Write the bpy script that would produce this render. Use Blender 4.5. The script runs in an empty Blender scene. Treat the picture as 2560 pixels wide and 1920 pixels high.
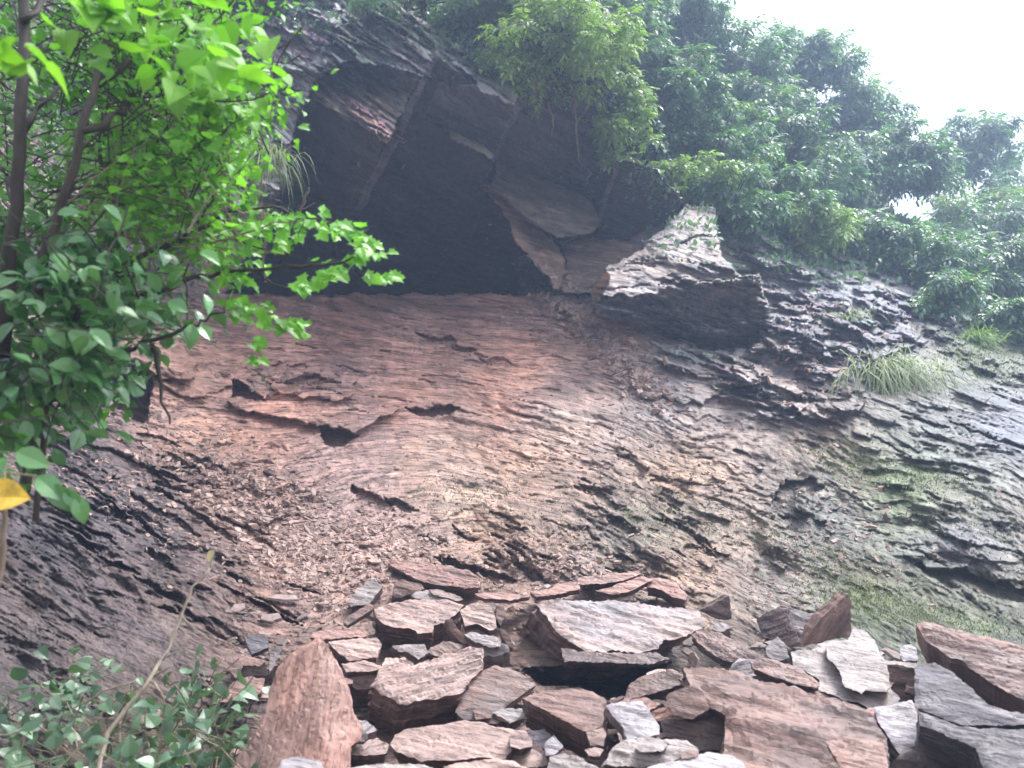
import bpy, bmesh, math, random
import numpy as np
from mathutils import Vector, Matrix
from mathutils.geometry import delaunay_2d_cdt
R = math.radians
rnd = random.Random(11)
S = bpy.context.scene
COL = S.collection
# ------------------------------------------------------------------ camera
CAM = Vector((0, 0, 1.7)); PITCH = R(5.0); F = 2459.0
cd = bpy.data.cameras.new('camera'); cam = bpy.data.objects.new('camera', cd); COL.objects.link(cam)
cd.sensor_width = 36.0; cd.lens = 36.0 * F / 2560.0; cd.clip_start = 0.05; cd.clip_end = 4000
cam.location = CAM; cam.rotation_euler = (math.pi/2 + PITCH, 0, 0)
cd.dof.use_dof = True; cd.dof.focus_distance = 8.0; cd.dof.aperture_fstop = 3.5
S.camera = cam
FWD = Vector((0, math.cos(PITCH), math.sin(PITCH))); UP = Vector((0, -math.sin(PITCH), math.cos(PITCH)))
# ------------------------------------------------------------------ light
SUN_EL, SUN_AZ = R(64), R(62)      # azimuth from +Y (into the picture) towards +X
w = bpy.data.worlds.new('World'); S.world = w; w.use_nodes = True
nt = w.node_tree; bg = nt.nodes['Background']
sky = nt.nodes.new('ShaderNodeTexSky'); sky.sky_type = 'NISHITA'; sky.sun_disc = False
sky.sun_elevation = SUN_EL; sky.sun_rotation = SUN_AZ; sky.dust_density = 6; sky.air_density = 1.0; sky.ozone_density = 1.0
hs = nt.nodes.new('ShaderNodeHueSaturation'); hs.inputs['Saturation'].default_value = 0.22
nt.links.new(sky.outputs[0], hs.inputs['Color']); nt.links.new(hs.outputs[0], bg.inputs['Color'])
bg.inputs['Strength'].default_value = 0.15
sl = bpy.data.lights.new('sun', 'SUN'); sl.energy = 1.6; sl.angle = R(22); sl.color = (1.0, 0.96, 0.9)
so = bpy.data.objects.new('sun', sl); COL.objects.link(so)
sd = Vector((math.sin(SUN_AZ)*math.cos(SUN_EL), math.cos(SUN_AZ)*math.cos(SUN_EL), math.sin(SUN_EL)))
so.rotation_euler = sd.to_track_quat('Z', 'Y').to_euler()
S.view_settings.view_transform = 'Standard'; S.view_settings.look = 'None'
S.view_settings.exposure = 1.82; S.view_settings.gamma = 1.0
S.cycles.max_bounces = 6; S.cycles.volume_bounces = 0; S.cycles.transparent_max_bounces = 6
S.cycles.volume_step_rate = 4

def P(x, y, D):
    a = (x-1280)/F; b = (960-y)/F
    return Vector((a*D, D*math.cos(PITCH) - b*D*math.sin(PITCH), CAM.z + D*math.sin(PITCH) + b*D*math.cos(PITCH)))
def tag(o, label=None, cat=None, group=None, kind=None):
    if label: o['label'] = label
    if cat: o['category'] = cat
    if group: o['group'] = group
    if kind: o['kind'] = kind
    return o
def empty(name, loc, label=None, cat=None, group=None):
    o = bpy.data.objects.new(name, None); COL.objects.link(o); o.location = loc; o.empty_display_size = .1
    return tag(o, label, cat, group)
def mesh_obj(name, verts, faces, mat, parent=None, smooth=False, mw=None):
    """verts in world space; the mesh is stored relative to its parent or to mw"""
    me = bpy.data.meshes.new(name)
    base = mw if mw is not None else (Matrix.Translation(parent.location) if parent else Matrix.Identity(4))
    inv = np.array(base.inverted())
    v = np.asarray([tuple(q) for q in verts], dtype=float).reshape(-1, 3)
    v = v @ inv[:3, :3].T + inv[:3, 3]
    me.from_pydata(v.tolist(), [], faces)
    if smooth: me.polygons.foreach_set('use_smooth', [True]*len(me.polygons))
    me.materials.append(mat); me.update()
    o = bpy.data.objects.new(name, me); COL.objects.link(o)
    if parent: o.parent = parent
    elif mw is not None: o.matrix_world = mw
    return o
# ------------------------------------------------------------------ noise
_r = np.random.RandomState(5)
_ang = _r.rand(256, 256)*2*np.pi; _gx = np.cos(_ang); _gy = np.sin(_ang); _val = _r.rand(256, 256)
def gn(x, y, s=0):
    x = np.asarray(x, float) + s*17.31; y = np.asarray(y, float) + s*9.77
    xi = np.floor(x).astype(int); yi = np.floor(y).astype(int); xf = x-xi; yf = y-yi
    u = xf*xf*xf*(xf*(xf*6-15)+10); v = yf*yf*yf*(yf*(yf*6-15)+10)
    def g(i, j):
        a = (xi+i) & 255; b = (yi+j) & 255
        return _gx[a, b]*(xf-i) + _gy[a, b]*(yf-j)
    return ((g(0,0)*(1-u)+g(1,0)*u)*(1-v) + (g(0,1)*(1-u)+g(1,1)*u)*v)*1.5
def fbm(x, y, s=0, o=4, gain=.5):
    t = 0; a = 1
    for i in range(o):
        t = t + a*gn(x*2**i, y*2**i, s+i*3); a *= gain
    return t
def terr(h, k, sharp=.18):
    """terraces: flat treads with short risers"""
    q = h*k; f = q-np.floor(q); r = np.clip(f/sharp, 0, 1); return (np.floor(q)+r*r*(3-2*r))/k
# ------------------------------------------------------------------ materials
def mat(name):
    m = bpy.data.materials.new(name); m.use_nodes = True
    return m, m.node_tree, m.node_tree.nodes['Principled BSDF']
def N(t, typ, **kw):
    n = t.nodes.new(typ)
    for k, v in kw.items():
        if k in n.inputs: n.inputs[k].default_value = v
        else: setattr(n, k, v)
    return n
def noise_n(t, vec, scale3, detail=5, rough=.6, s=1.0, dist=0.0):
    mp = N(t, 'ShaderNodeMapping'); mp.inputs['Scale'].default_value = scale3
    t.links.new(vec, mp.inputs['Vector'])
    n = N(t, 'ShaderNodeTexNoise'); n.inputs['Scale'].default_value = s; n.inputs['Detail'].default_value = detail
    n.inputs['Roughness'].default_value = rough; n.inputs['Distortion'].default_value = dist
    t.links.new(mp.outputs[0], n.inputs['Vector']); return n
def ramp(t, fac, pts):
    r = N(t, 'ShaderNodeValToRGB'); e = r.color_ramp.elements
    while len(e) < len(pts): e.new(.5)
    for i, (p, c) in enumerate(pts):
        e[i].position = p; e[i].color = (c, c, c, 1) if not isinstance(c, tuple) else (*c, 1)
    t.links.new(fac, r.inputs[0]); return r
def mixc(t, typ, fac, a, b):
    m = N(t, 'ShaderNodeMix', data_type='RGBA', blend_type=typ)
    for sock, v in ((m.inputs[0], fac), (m.inputs[6], a), (m.inputs[7], b)):
        if isinstance(v, (int, float)): sock.default_value = v
        elif isinstance(v, tuple): sock.default_value = (*v, 1)
        else: t.links.new(v, sock)
    return m.outputs[2]
def bump(t, h, dist, strength=1.0, nrm=None):
    b = N(t, 'ShaderNodeBump'); b.inputs['Strength'].default_value = strength; b.inputs['Distance'].default_value = dist
    t.links.new(h, b.inputs['Height'])
    if nrm: t.links.new(nrm, b.inputs['Normal'])
    return b.outputs[0]
def cliff_material():
    m, t, b = mat('cliff_rock')
    at = N(t, 'ShaderNodeAttribute', attribute_name='tint')
    rg = N(t, 'ShaderNodeAttribute', attribute_name='rough')
    uv = N(t, 'ShaderNodeUVMap', uv_map='strata').outputs[0]
    n1 = noise_n(t, uv, (1.6, 14, 1), 6, .65, 1, .3)
    n2 = noise_n(t, uv, (6, 55, 1), 5, .7)
    n3 = noise_n(t, uv, (9, 12, 1), 6, .7)
    n4 = noise_n(t, uv, (.7, .9, 1), 4, .6)
    c1 = ramp(t, n1.outputs[0], [(.3, .45), (.48, .95), (.7, 1.7)])
    c3 = ramp(t, n3.outputs[0], [(.33, .6), (.5, 1.0), (.68, 1.5)])
    col = mixc(t, 'MULTIPLY', 1.0, at.outputs['Color'], c1.outputs[0])
    col = mixc(t, 'MULTIPLY', .8, col, c3.outputs[0])
    warm = ramp(t, n4.outputs[0], [(.35, (.88, .94, 1.1)), (.65, (1.14, .98, .88))])
    col = mixc(t, 'MULTIPLY', .8, col, warm.outputs[0])
    crk = ramp(t, n2.outputs[0], [(.36, .22), (.46, 1.0)]); col = mixc(t, 'MULTIPLY', .8, col, crk.outputs[0])
    t.links.new(col, b.inputs['Base Color'])
    rr = ramp(t, n3.outputs[0], [(.3, .34), (.7, .62)]); t.links.new(rr.outputs[0], b.inputs['Roughness'])
    # thin open cracks between the foliation sheets
    cr = ramp(t, n2.outputs[0], [(.36, 0.0), (.45, 1.0)])
    n5 = noise_n(t, uv, (2.4, 19, 1), 4, .6, 1, .4); cr5 = ramp(t, n5.outputs[0], [(.33, 0.0), (.38, 1.0)])
    h1 = bump(t, n1.outputs[0], .028)
    h2 = bump(t, n3.outputs[0], .045, .9, h1)
    h3 = bump(t, cr.outputs[0], .012, .8, h2)
    h4 = bump(t, cr5.outputs[0], .03, 1.0, h3); t.links.new(h4, b.inputs['Normal'])
    return m
def schist(name, col, col2=None):
    m, t, b = mat(name); col2 = col2 or tuple(c*.7 for c in col)
    tc = N(t, 'ShaderNodeTexCoord').outputs['Object']
    oi = N(t, 'ShaderNodeObjectInfo')
    ad = N(t, 'ShaderNodeVectorMath', operation='ADD'); t.links.new(tc, ad.inputs[0])
    sc = N(t, 'ShaderNodeVectorMath', operation='SCALE'); sc.inputs['Scale'].default_value = 37.0
    cb = N(t, 'ShaderNodeCombineXYZ'); [t.links.new(oi.outputs['Random'], cb.inputs[i]) for i in range(3)]
    t.links.new(cb.outputs[0], sc.inputs[0]); t.links.new(sc.outputs[0], ad.inputs[1]); v = ad.outputs[0]
    n1 = noise_n(t, v, (2.2, 13, 42), 6, .65, 1, .25)
    n2 = noise_n(t, v, (9, 60, 150), 4, .7)
    n3 = noise_n(t, v, (9, 11, 11), 6, .7)
    n4 = noise_n(t, v, (2, 3, 3), 4, .6)
    mx = ramp(t, n4.outputs[0], [(.38, 0.0), (.62, 1.0)])
    c = mixc(t, 'MIX', mx.outputs[0], col, col2)
    c1 = ramp(t, n1.outputs[0], [(.3, .48), (.5, 1.0), (.7, 1.5)])
    c3 = ramp(t, n3.outputs[0], [(.3, .75), (.7, 1.25)])
    c = mixc(t, 'MULTIPLY', 1.0, c, c1.outputs[0]); c = mixc(t, 'MULTIPLY', .8, c, c3.outputs[0])
    ck = ramp(t, n2.outputs[0], [(.34, .4), (.42, 1.0)]); c = mixc(t, 'MULTIPLY', .8, c, ck.outputs[0])
    t.links.new(c, b.inputs['Base Color'])
    rr = ramp(t, n3.outputs[0], [(.3, .4), (.7, .7)]); t.links.new(rr.outputs[0], b.inputs['Roughness'])
    h = bump(t, n1.outputs[0], .012); h = bump(t, n3.outputs[0], .006, .8, h)
    cr = ramp(t, n2.outputs[0], [(.37, 0.0), (.45, 1.0)]); h = bump(t, cr.outputs[0], .004, .8, h)
    t.links.new(h, b.inputs['Normal'])
    return m
def leaf_mat(name, c1, c2, trans=.35, rough=.45, spec=.5, scale=3.0):
    m, t, b = mat(name)
    geo = N(t, 'ShaderNodeNewGeometry'); 
    r = ramp(t, geo.outputs['Random Per Island'], [(0.0, c1), (1.0, c2)])
    n = noise_n(t, N(t, 'ShaderNodeTexCoord').outputs['Object'], (scale,)*3, 2)
    rr = ramp(t, n.outputs[0], [(.3, .7), (.7, 1.3)])
    c = mixc(t, 'MULTIPLY', 1.0, r.outputs[0], rr.outputs[0])
    t.links.new(c, b.inputs['Base Color']); b.inputs['Roughness'].default_value = rough
    b.inputs['Specular IOR Level'].default_value = spec
    tr = N(t, 'ShaderNodeBsdfTranslucent'); t.links.new(mixc(t, 'MULTIPLY', 1.0, c, (1.3, 1.5, .6)), tr.inputs['Color'])
    ms = N(t, 'ShaderNodeMixShader'); ms.inputs[0].default_value = trans
    out = t.nodes['Material Output']
    t.links.new(b.outputs[0], ms.inputs[1]); t.links.new(tr.outputs[0], ms.inputs[2]); t.links.new(ms.outputs[0], out.inputs['Surface'])
    return m
def bark_mat(name, c):
    m, t, b = mat(name)
    n = noise_n(t, N(t, 'ShaderNodeTexCoord').outputs['Object'], (30, 30, 8), 4)
    r = ramp(t, n.outputs[0], [(.3, tuple(x*.55 for x in c)), (.7, tuple(x*1.3 for x in c))])
    t.links.new(r.outputs[0], b.inputs['Base Color']); b.inputs['Roughness'].default_value = .8
    t.links.new(bump(t, n.outputs[0], .006), b.inputs['Normal']); return m
M_CLIFF = cliff_material()
MR = dict(
    red=schist('red_brown_schist', (.33, .18, .145), (.25, .155, .135)),
    brown=schist('brown_schist', (.22, .13, .105), (.15, .098, .088)),
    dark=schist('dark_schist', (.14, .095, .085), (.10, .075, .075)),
    grey=schist('grey_schist', (.30, .265, .26), (.24, .20, .20)),
    pale=schist('pale_schist', (.31, .26, .245), (.24, .20, .19)),
    white=schist('whitish_schist', (.36, .325, .35), (.29, .26, .27)),
    pink=schist('pinkish_schist', (.34, .23, .20), (.27, .19, .17)),
    streak=schist('streaked_schist', (.33, .235, .21), (.25, .22, .225)),
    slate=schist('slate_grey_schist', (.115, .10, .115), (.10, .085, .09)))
M_LEAF = leaf_mat('bright_leaf', (.10, .28, .03), (.22, .50, .06), .4, .35)
M_LEAFY = leaf_mat('lime_leaf', (.13, .33, .03), (.23, .46, .05), .45, .45)
M_LEAFD = leaf_mat('deep_leaf', (.05, .17, .03), (.14, .36, .055), .35, .35)
M_GLOSS = leaf_mat('glossy_leaf', (.05, .16, .05), (.13, .30, .10), .2, .28, .8)
M_FAR = leaf_mat('hillside_leaf', (.07, .15, .09), (.16, .30, .15), .35, .38, .9, 1.0)
M_FARL = leaf_mat('yellow_green_leaf', (.14, .24, .06), (.27, .38, .11), .35, .5, .5, 1.0)
M_TIP = leaf_mat('lit_hillside_leaf', (.14, .22, .08), (.26, .36, .15), .3, .35, .8, 1.0)  # paler leaf: light on the upper sprays put into the colour
M_LOW = leaf_mat('low_plant_leaf', (.05, .11, .06), (.14, .23, .13), .2, .35, .7)
M_GRASS = leaf_mat('grass_blade', (.14, .20, .08), (.32, .36, .19), .3, .5)
M_YEL = leaf_mat('yellow_leaf', (.55, .33, .03), (.65, .42, .05), .3, .5, .5, 45.0)
M_DRY = leaf_mat('dry_leaf', (.5, .42, .28), (.6, .5, .35), .2, .6)
M_BARK = bark_mat('dark_bark', (.055, .042, .035))
M_TWIG = bark_mat('pale_twig', (.22, .17, .12))
M_DEAD = bark_mat('bleached_wood', (.30, .25, .19))

# ------------------------------------------------------------------ terrain
def tps(pts, vals):
    p = np.array(pts, float)/1000.; v = np.array(vals, float)
    d = np.linalg.norm(p[:, None]-p[None], axis=2); K = np.where(d > 0, d*d*np.log(d+1e-12), 0)
    n = len(p); A = np.zeros((n+3, n+3)); A[:n, :n] = K + np.eye(n)*1e-4; A[:n, n] = 1; A[:n, n+1:] = p; A[n, :n] = 1; A[n+1:, :n] = p.T
    s = np.linalg.solve(A, np.concatenate([v, np.zeros(3)]))
    def ev(x, y):
        x = np.asarray(x, float)/1000.; y = np.asarray(y, float)/1000.
        out = s[n] + s[n+1]*x + s[n+2]*y
        for i in range(n):
            r2 = (x-p[i, 0])**2 + (y-p[i, 1])**2; out = out + s[i]*.5*r2*np.log(r2+1e-12)
        return out
    return ev
DEP = []
for y, row in {
    2500: [(-900, 3.0), (600, 3.0), (1900, 3.0), (3500, 3.2)],
    1920: [(-900, 3.2), (0, 3.8), (600, 4.3), (1200, 4.4), (1900, 4.5), (2560, 4.7), (3500, 4.4)],
    1700: [(-900, 3.8), (0, 4.8), (600, 5.3), (1200, 5.5), (1900, 5.5), (2560, 5.4), (3500, 5)],
    1500: [(-900, 4.2), (0, 5.6), (600, 6.6), (1200, 7.0), (1900, 7.0), (2560, 6.6), (3500, 6)],
    1300: [(-900, 4.6), (0, 6.3), (600, 7.9), (1200, 8.3), (1800, 8.3), (2560, 7.6), (3500, 7)],
    1100: [(-900, 5.2), (0, 7.2), (500, 9.1), (1000, 9.7), (1600, 9.8), (2100, 9.5), (2560, 9.2), (3500, 9)],
    900: [(-900, 5.8), (0, 8.3), (500, 10.5), (1000, 11.1), (1500, 11.2), (2000, 11.5), (2560, 12.5), (3500, 15)],
    740: [(-900, 6.2), (0, 8.9), (400, 11.0), (900, 12.4), (1400, 12.5), (1800, 12.6), (2200, 13.8), (2560, 18), (3500, 26)],
    500: [(-900, 6.6), (0, 9.6), (450, 11.3), (900, 13), (1400, 13.6), (1800, 14.5), (2200, 21), (2560, 32), (3500, 45)],
    250: [(-900, 6.8), (0, 10.1), (600, 11.5), (1200, 12.6), (1700, 16.5), (2100, 27), (2560, 42), (3500, 60)],
    0: [(-900, 7), (0, 10.6), (600, 12), (1200, 13.2), (1600, 18), (1900, 27), (2560, 50)],
    -700: [(-900, 8), (0, 12.5), (700, 15), (1400, 20), (2000, 34), (3500, 70)]}.items():
    DEP += [((x, y), math.log(d)) for x, d in row]
fD = tps([p for p, _ in DEP], [v for _, v in DEP])
STR = []
for t, pl in {
    -400: [(-600, -700), (0, -700), (1600, -300), (3200, 0)],
    0: [(-600, -400), (300, -300), (800, 0), (1200, 230), (1600, 420), (2000, 560), (2560, 800), (3200, 1050)],
    300: [(-600, -100), (0, 100), (500, 300), (900, 560), (1400, 690), (1900, 800), (2560, 1000), (3200, 1250)],
    520: [(-600, 250), (0, 500), (500, 740), (1000, 815), (1500, 870), (2000, 960), (2560, 1130)],
    750: [(-600, 600), (0, 800), (500, 960), (900, 975), (1300, 1030), (1700, 1150), (2100, 1260), (2560, 1400), (3200, 1600)],
    950: [(-600, 850), (0, 1050), (400, 1190), (800, 1180), (1100, 1145), (1500, 1240), (1900, 1400), (2560, 1650)],
    1200: [(0, 1250), (400, 1440), (700, 1540), (1200, 1450), (1700, 1570), (2560, 1950)],
    1500: [(-600, 1500), (0, 1620), (400, 1800), (1200, 1850), (1900, 1950)],
    2100: [(-600, 2300), (600, 2500), (1900, 2550), (3200, 2700)]}.items():
    STR += [((x, y), t) for x, y in pl]
fT = tps([p for p, _ in STR], [v for _, v in STR])
xs = np.concatenate([np.arange(-900, -40, 18), np.arange(-40, 2600, 3.3), np.arange(2600, 3500, 18)])
ys = np.concatenate([np.arange(-700, -40, 18), np.arange(-40, 1960, 3.3), np.arange(1960, 2500, 18)])
X, Y = np.meshgrid(xs, ys); H, W_ = X.shape
# coarse evaluation, bilinear up-sampling
cx = np.arange(-920, 3560, 40.); cy = np.arange(-720, 2560, 40.); CX, CY = np.meshgrid(cx, cy)
def up(f):
    C = f(CX, CY); fx = (X-cx[0])/40; fy = (Y-cy[0])/40; i = np.floor(fx).astype(int); j = np.floor(fy).astype(int); fx = fx-i; fy = fy-j
    return (C[j, i]*(1-fx)+C[j, i+1]*fx)*(1-fy) + (C[j+1, i]*(1-fx)+C[j+1, i+1]*fx)*fy
D = np.exp(up(fD)); T = up(fT)
U = X/256.; V = T/256.
V = V + .05*fbm(U*.8, V*1.2, 3, 3)
# albedo, relief amount by place
RED = (.54, .30, .225); REDG = (.48, .295, .225); GB = (.23, .19, .175); GREY = (.18, .18, .20); MOSS = (.18, .155, .12); OL = (.24, .17, .14)  # GREY leans blue to paint glare over the right-hand rock
WET = (.065, .055, .06); DK = (.026, .022, .027); SOIL = (.035, .045, .025); GRN = (.09, .12, .06); DBR = (.24, .145, .115); PILE = (.10, .068, .058); DAMP_SHADE = (.13, .078, .065)  # DK, PILE and the slab-top tone have cave, gap and roof shade painted in
CP = [(200, 200, SOIL, 1), (200, 600, GB, 1), (430, 500, GREY, 1), (700, 150, (.34, .32, .32), 1.2), (760, 60, (.3, .28, .28), 1.2), (650, 350, (.26, .24, .24), 1.1), (400, 30, SOIL, 1),
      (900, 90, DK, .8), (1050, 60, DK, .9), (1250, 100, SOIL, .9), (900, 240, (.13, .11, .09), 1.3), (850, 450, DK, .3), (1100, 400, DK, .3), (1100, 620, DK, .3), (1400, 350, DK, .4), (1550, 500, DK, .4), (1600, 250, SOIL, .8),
      (1230, 215, GREY, .5), (1380, 480, (.10, .08, .065), .4), (1320, 580, (.30, .20, .15), .5), (1480, 640, (.22, .17, .14), .4),
      (1640, 650, (.32, .28, .26), .8), (1730, 570, (.32, .28, .26), .8), (1700, 780, (.10, .085, .085), .6), (1850, 650, (.2, .18, .17), 1.5), (1950, 700, GREY, 1.6),
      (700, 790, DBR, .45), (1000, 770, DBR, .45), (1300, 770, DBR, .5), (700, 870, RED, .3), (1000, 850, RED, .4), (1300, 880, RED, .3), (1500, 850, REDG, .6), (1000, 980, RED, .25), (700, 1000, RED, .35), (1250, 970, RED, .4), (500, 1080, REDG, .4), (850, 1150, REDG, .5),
      (450, 930, REDG, .8), (330, 950, DBR, .8), (600, 1200, DBR, 1.4), (500, 1150, WET, 1.2), (200, 1150, WET, 1.1), (100, 1350, WET, 1.4), (400, 1350, (.085, .07, .07), 1.4), (250, 1280, WET, 1.3), (380, 1240, (.09, .07, .07), 1.4), (560, 1420, (.11, .08, .075), 1.4), (700, 1350, DBR, 1.2), (100, 1600, (.10, .08, .075), 1.3), (400, 1600, (.12, .09, .08), 1.3), (250, 1480, (.09, .07, .07), 1.3), (800, 1250, DBR, 1.2), (900, 1400, REDG, 1.1),
      (1100, 1130, (.48, .33, .25), .35), (1400, 1080, (.44, .31, .235), .45), (1200, 1250, (.38, .27, .20), .6), (1400, 1230, OL, .9), (1300, 1350, OL, 1.2), (1600, 1350, MOSS, 1.3), (1700, 1200, (.36, .26, .195), .8), (1750, 1420, (.30, .21, .155), .9), (1400, 1450, OL, 1.2), (1700, 1300, MOSS, 1.2),
      (1650, 920, (.27, .235, .21), .5), (1750, 950, (.27, .235, .21), .5), (1900, 900, GREY, 1.4), (1950, 1020, GB, 1.2), (1850, 1100, (.26, .20, .165), 1),
      (2050, 1120, MOSS, 1), (2100, 1300, (.15, .15, .125), 1.3), (2250, 1230, (.13, .17, .08), 1), (2400, 1350, GREY, 1.3), (2450, 1200, (.17, .18, .15), 1.0), (2100, 850, GREY, 1.4), (2200, 750, GREY, 1.6), (2350, 980, (.15, .15, .13), 1), (2500, 1050, GREY, 1),
      (2300, 1500, (.12, .13, .08), .8), (2150, 1530, (.12, .14, .07), .8), (2450, 1570, (.12, .135, .085), .8), (1950, 1450, (.25, .2, .155), 1), (2450, 870, GRN, .8), (2400, 700, SOIL, 1), (2000, 500, SOIL, 1), (1900, 300, SOIL, 1), (2300, 500, SOIL, 1),
      (1200, 1650, PILE, .6), (1000, 1550, PILE, .6), (1500, 1560, PILE, .6), (1500, 1800, PILE, .6), (1900, 1700, PILE, .6), (2500, 1700, PILE, .6), (800, 1750, PILE, .6), (750, 750, DAMP_SHADE, .3), (950, 745, DAMP_SHADE, .3), (1150, 748, DAMP_SHADE, .3), (1330, 755, DAMP_SHADE, .4), (300, 1850, (.06, .06, .04), .6), (1300, 2200, DBR, .5), (-600, 1000, SOIL, 1), (-500, 0, SOIL, 1), (3200, 1000, GREY, 1), (3200, 1700, GREY, 1)]  # slab top by the overhang: roof shade painted in along with damp stain
def idw(vals, pw=3.2):
    out = 0; ws = 0
    for (x, y, *_), v in zip(CP, vals):
        wgt = 1/((np.hypot(CX-x, CY-y)+35)**pw); out = out + wgt*v; ws = ws + wgt
    return lambda a, b: out/ws
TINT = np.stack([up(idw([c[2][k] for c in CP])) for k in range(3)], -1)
RG = up(idw([c[3] for c in CP]))
def inpoly(px, py, poly):
    c = np.zeros(px.shape, bool); n = len(poly)
    for i in range(n):
        x1, y1 = poly[i]; x2, y2 = poly[i-1]
        if y1 == y2: continue
        c ^= ((y1 > py) != (y2 > py)) & (px < (x2-x1)*(py-y1)/(y2-y1)+x1)
    return c
z7 = lambda p: (p[0]/2.458, 1350+p[1]/2.458)
z8 = lambda p: (800+p[0]/2.458, 1350+p[1]/2.458)
z9 = lambda p: (1600+p[0]/2.304, 1350+p[1]/2.304)
def facet(poly, plane=None, add=None, tint=None, rough=None, jag=7):
    px = [q[0] for q in poly]; py = [q[1] for q in poly]; mg = jag*3+4
    j0, j1 = np.searchsorted(xs, [min(px)-mg, max(px)+mg]); i0, i1 = np.searchsorted(ys, [min(py)-mg, max(py)+mg])
    if j0 >= j1 or i0 >= i1: return
    w_ = (slice(i0, i1), slice(j0, j1)); Xs = X[w_]; Ys = Y[w_]
    m = inpoly(Xs + jag*fbm(Xs/45, Ys/45, 21, 3), Ys + jag*fbm(Xs/45, Ys/45, 31, 3), poly)
    if plane:
        A = np.array([[x, y, 1] for x, y, d in plane], float); b = np.array([1/d for *_, d in plane])
        q = np.linalg.lstsq(A, b, rcond=None)[0]
        D[w_] = np.where(m, 1/(q[0]*Xs+q[1]*Ys+q[2]), D[w_])
    if add: D[w_] = np.where(m, D[w_]+add, D[w_])
    if tint is not None: TINT[w_][m] = tint
    if rough is not None: RG[w_][m] = rough
FACETS = [  # tints also paint light: darkened undersides and recess, paler lit faces
 ([(560,-60),(850,-40),(845,20),(800,180),(745,290),(700,480),(610,570),(520,400)], [(600,0,13.0),(850,0,12.7),(690,480,10.8)], None, 1.3),
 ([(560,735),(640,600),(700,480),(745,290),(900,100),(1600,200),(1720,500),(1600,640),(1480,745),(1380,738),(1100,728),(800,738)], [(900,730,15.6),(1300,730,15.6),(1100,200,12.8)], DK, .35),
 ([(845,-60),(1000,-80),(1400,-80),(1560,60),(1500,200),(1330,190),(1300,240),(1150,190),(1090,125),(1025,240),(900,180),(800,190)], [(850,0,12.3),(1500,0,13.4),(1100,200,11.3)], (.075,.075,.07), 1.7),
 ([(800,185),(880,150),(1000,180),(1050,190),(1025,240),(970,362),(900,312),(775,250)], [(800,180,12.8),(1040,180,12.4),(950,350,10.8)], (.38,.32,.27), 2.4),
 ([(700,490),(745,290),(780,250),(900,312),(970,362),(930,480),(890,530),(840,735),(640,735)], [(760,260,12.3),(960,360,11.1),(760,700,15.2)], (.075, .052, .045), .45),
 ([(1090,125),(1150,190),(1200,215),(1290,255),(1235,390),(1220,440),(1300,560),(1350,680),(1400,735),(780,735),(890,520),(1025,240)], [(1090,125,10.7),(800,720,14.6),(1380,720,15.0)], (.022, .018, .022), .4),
 ([(1100,205),(1200,215),(1292,262),(1250,380),(1232,395),(1140,340),(1060,290)], [(1200,215,10.9),(1290,262,11.0),(1150,340,12.0)], (.10, .09, .10), .6),
 ([(1180,190),(1240,190),(1305,240),(1290,268),(1200,225)], [(1180,190,11.5),(1300,230,11.4),(1250,260,10.8)], (.34,.31,.30), .5),
 ([(1130,326),(1180,345),(1237,382),(1238,402),(1180,375),(1128,345)], [(1130,326,12.0),(1237,382,11.8),(1180,372,11.2)], (.30,.26,.20), .3),
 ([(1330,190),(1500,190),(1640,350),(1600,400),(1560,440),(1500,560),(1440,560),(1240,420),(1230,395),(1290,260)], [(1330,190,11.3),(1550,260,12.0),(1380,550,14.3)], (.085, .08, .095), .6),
 ([(1200,455),(1250,470),(1330,560),(1385,600),(1425,690),(1392,728),(1350,665),(1290,605),(1262,540)], [(1200,455,13.0),(1380,600,12.9),(1380,720,12.0)], (.34,.225,.17), .6),
 ([(1240,405),(1300,420),(1480,500),(1500,555),(1480,580),(1400,600),(1330,560),(1230,470)], [(1240,405,13.2),(1490,520,13.0),(1380,590,12.3)], (.18,.145,.12), .5),
 ([(1400,610),(1500,590),(1650,560),(1680,560),(1600,640),(1530,670),(1485,740),(1400,725),(1420,680)], [(1400,610,13.2),(1650,560,13.2),(1470,730,12.2)], (.24,.18,.145), .4),
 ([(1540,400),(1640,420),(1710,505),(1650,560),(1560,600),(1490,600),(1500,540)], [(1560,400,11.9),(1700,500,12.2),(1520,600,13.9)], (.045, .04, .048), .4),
 ([(1480,738),(1515,668),(1600,622),(1680,545),(1715,512),(1790,520),(1800,640),(1860,690),(1760,705),(1700,722),(1640,738)], [(1700,520,12.6),(1850,680,11.6),(1490,735,10.9)], (.33,.285,.265), .5),
 ([(1480,742),(1640,738),(1760,700),(1900,690),(1930,790),(1880,872),(1780,875),(1600,822),(1490,782)], [(1490,742,10.95),(1880,700,11.2),(1700,860,12.2)], (.2,.175,.17), 1.2),
 ([(1478,738),(1513,668),(1528,690),(1500,745),(1484,775)], [(1480,738,11.2),(1520,690,10.9),(1484,775,11.4)], (.28,.2,.14), .2),
]
for poly, pl, ti, ro in FACETS: facet(poly, plane=pl, tint=ti, rough=ro)
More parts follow.
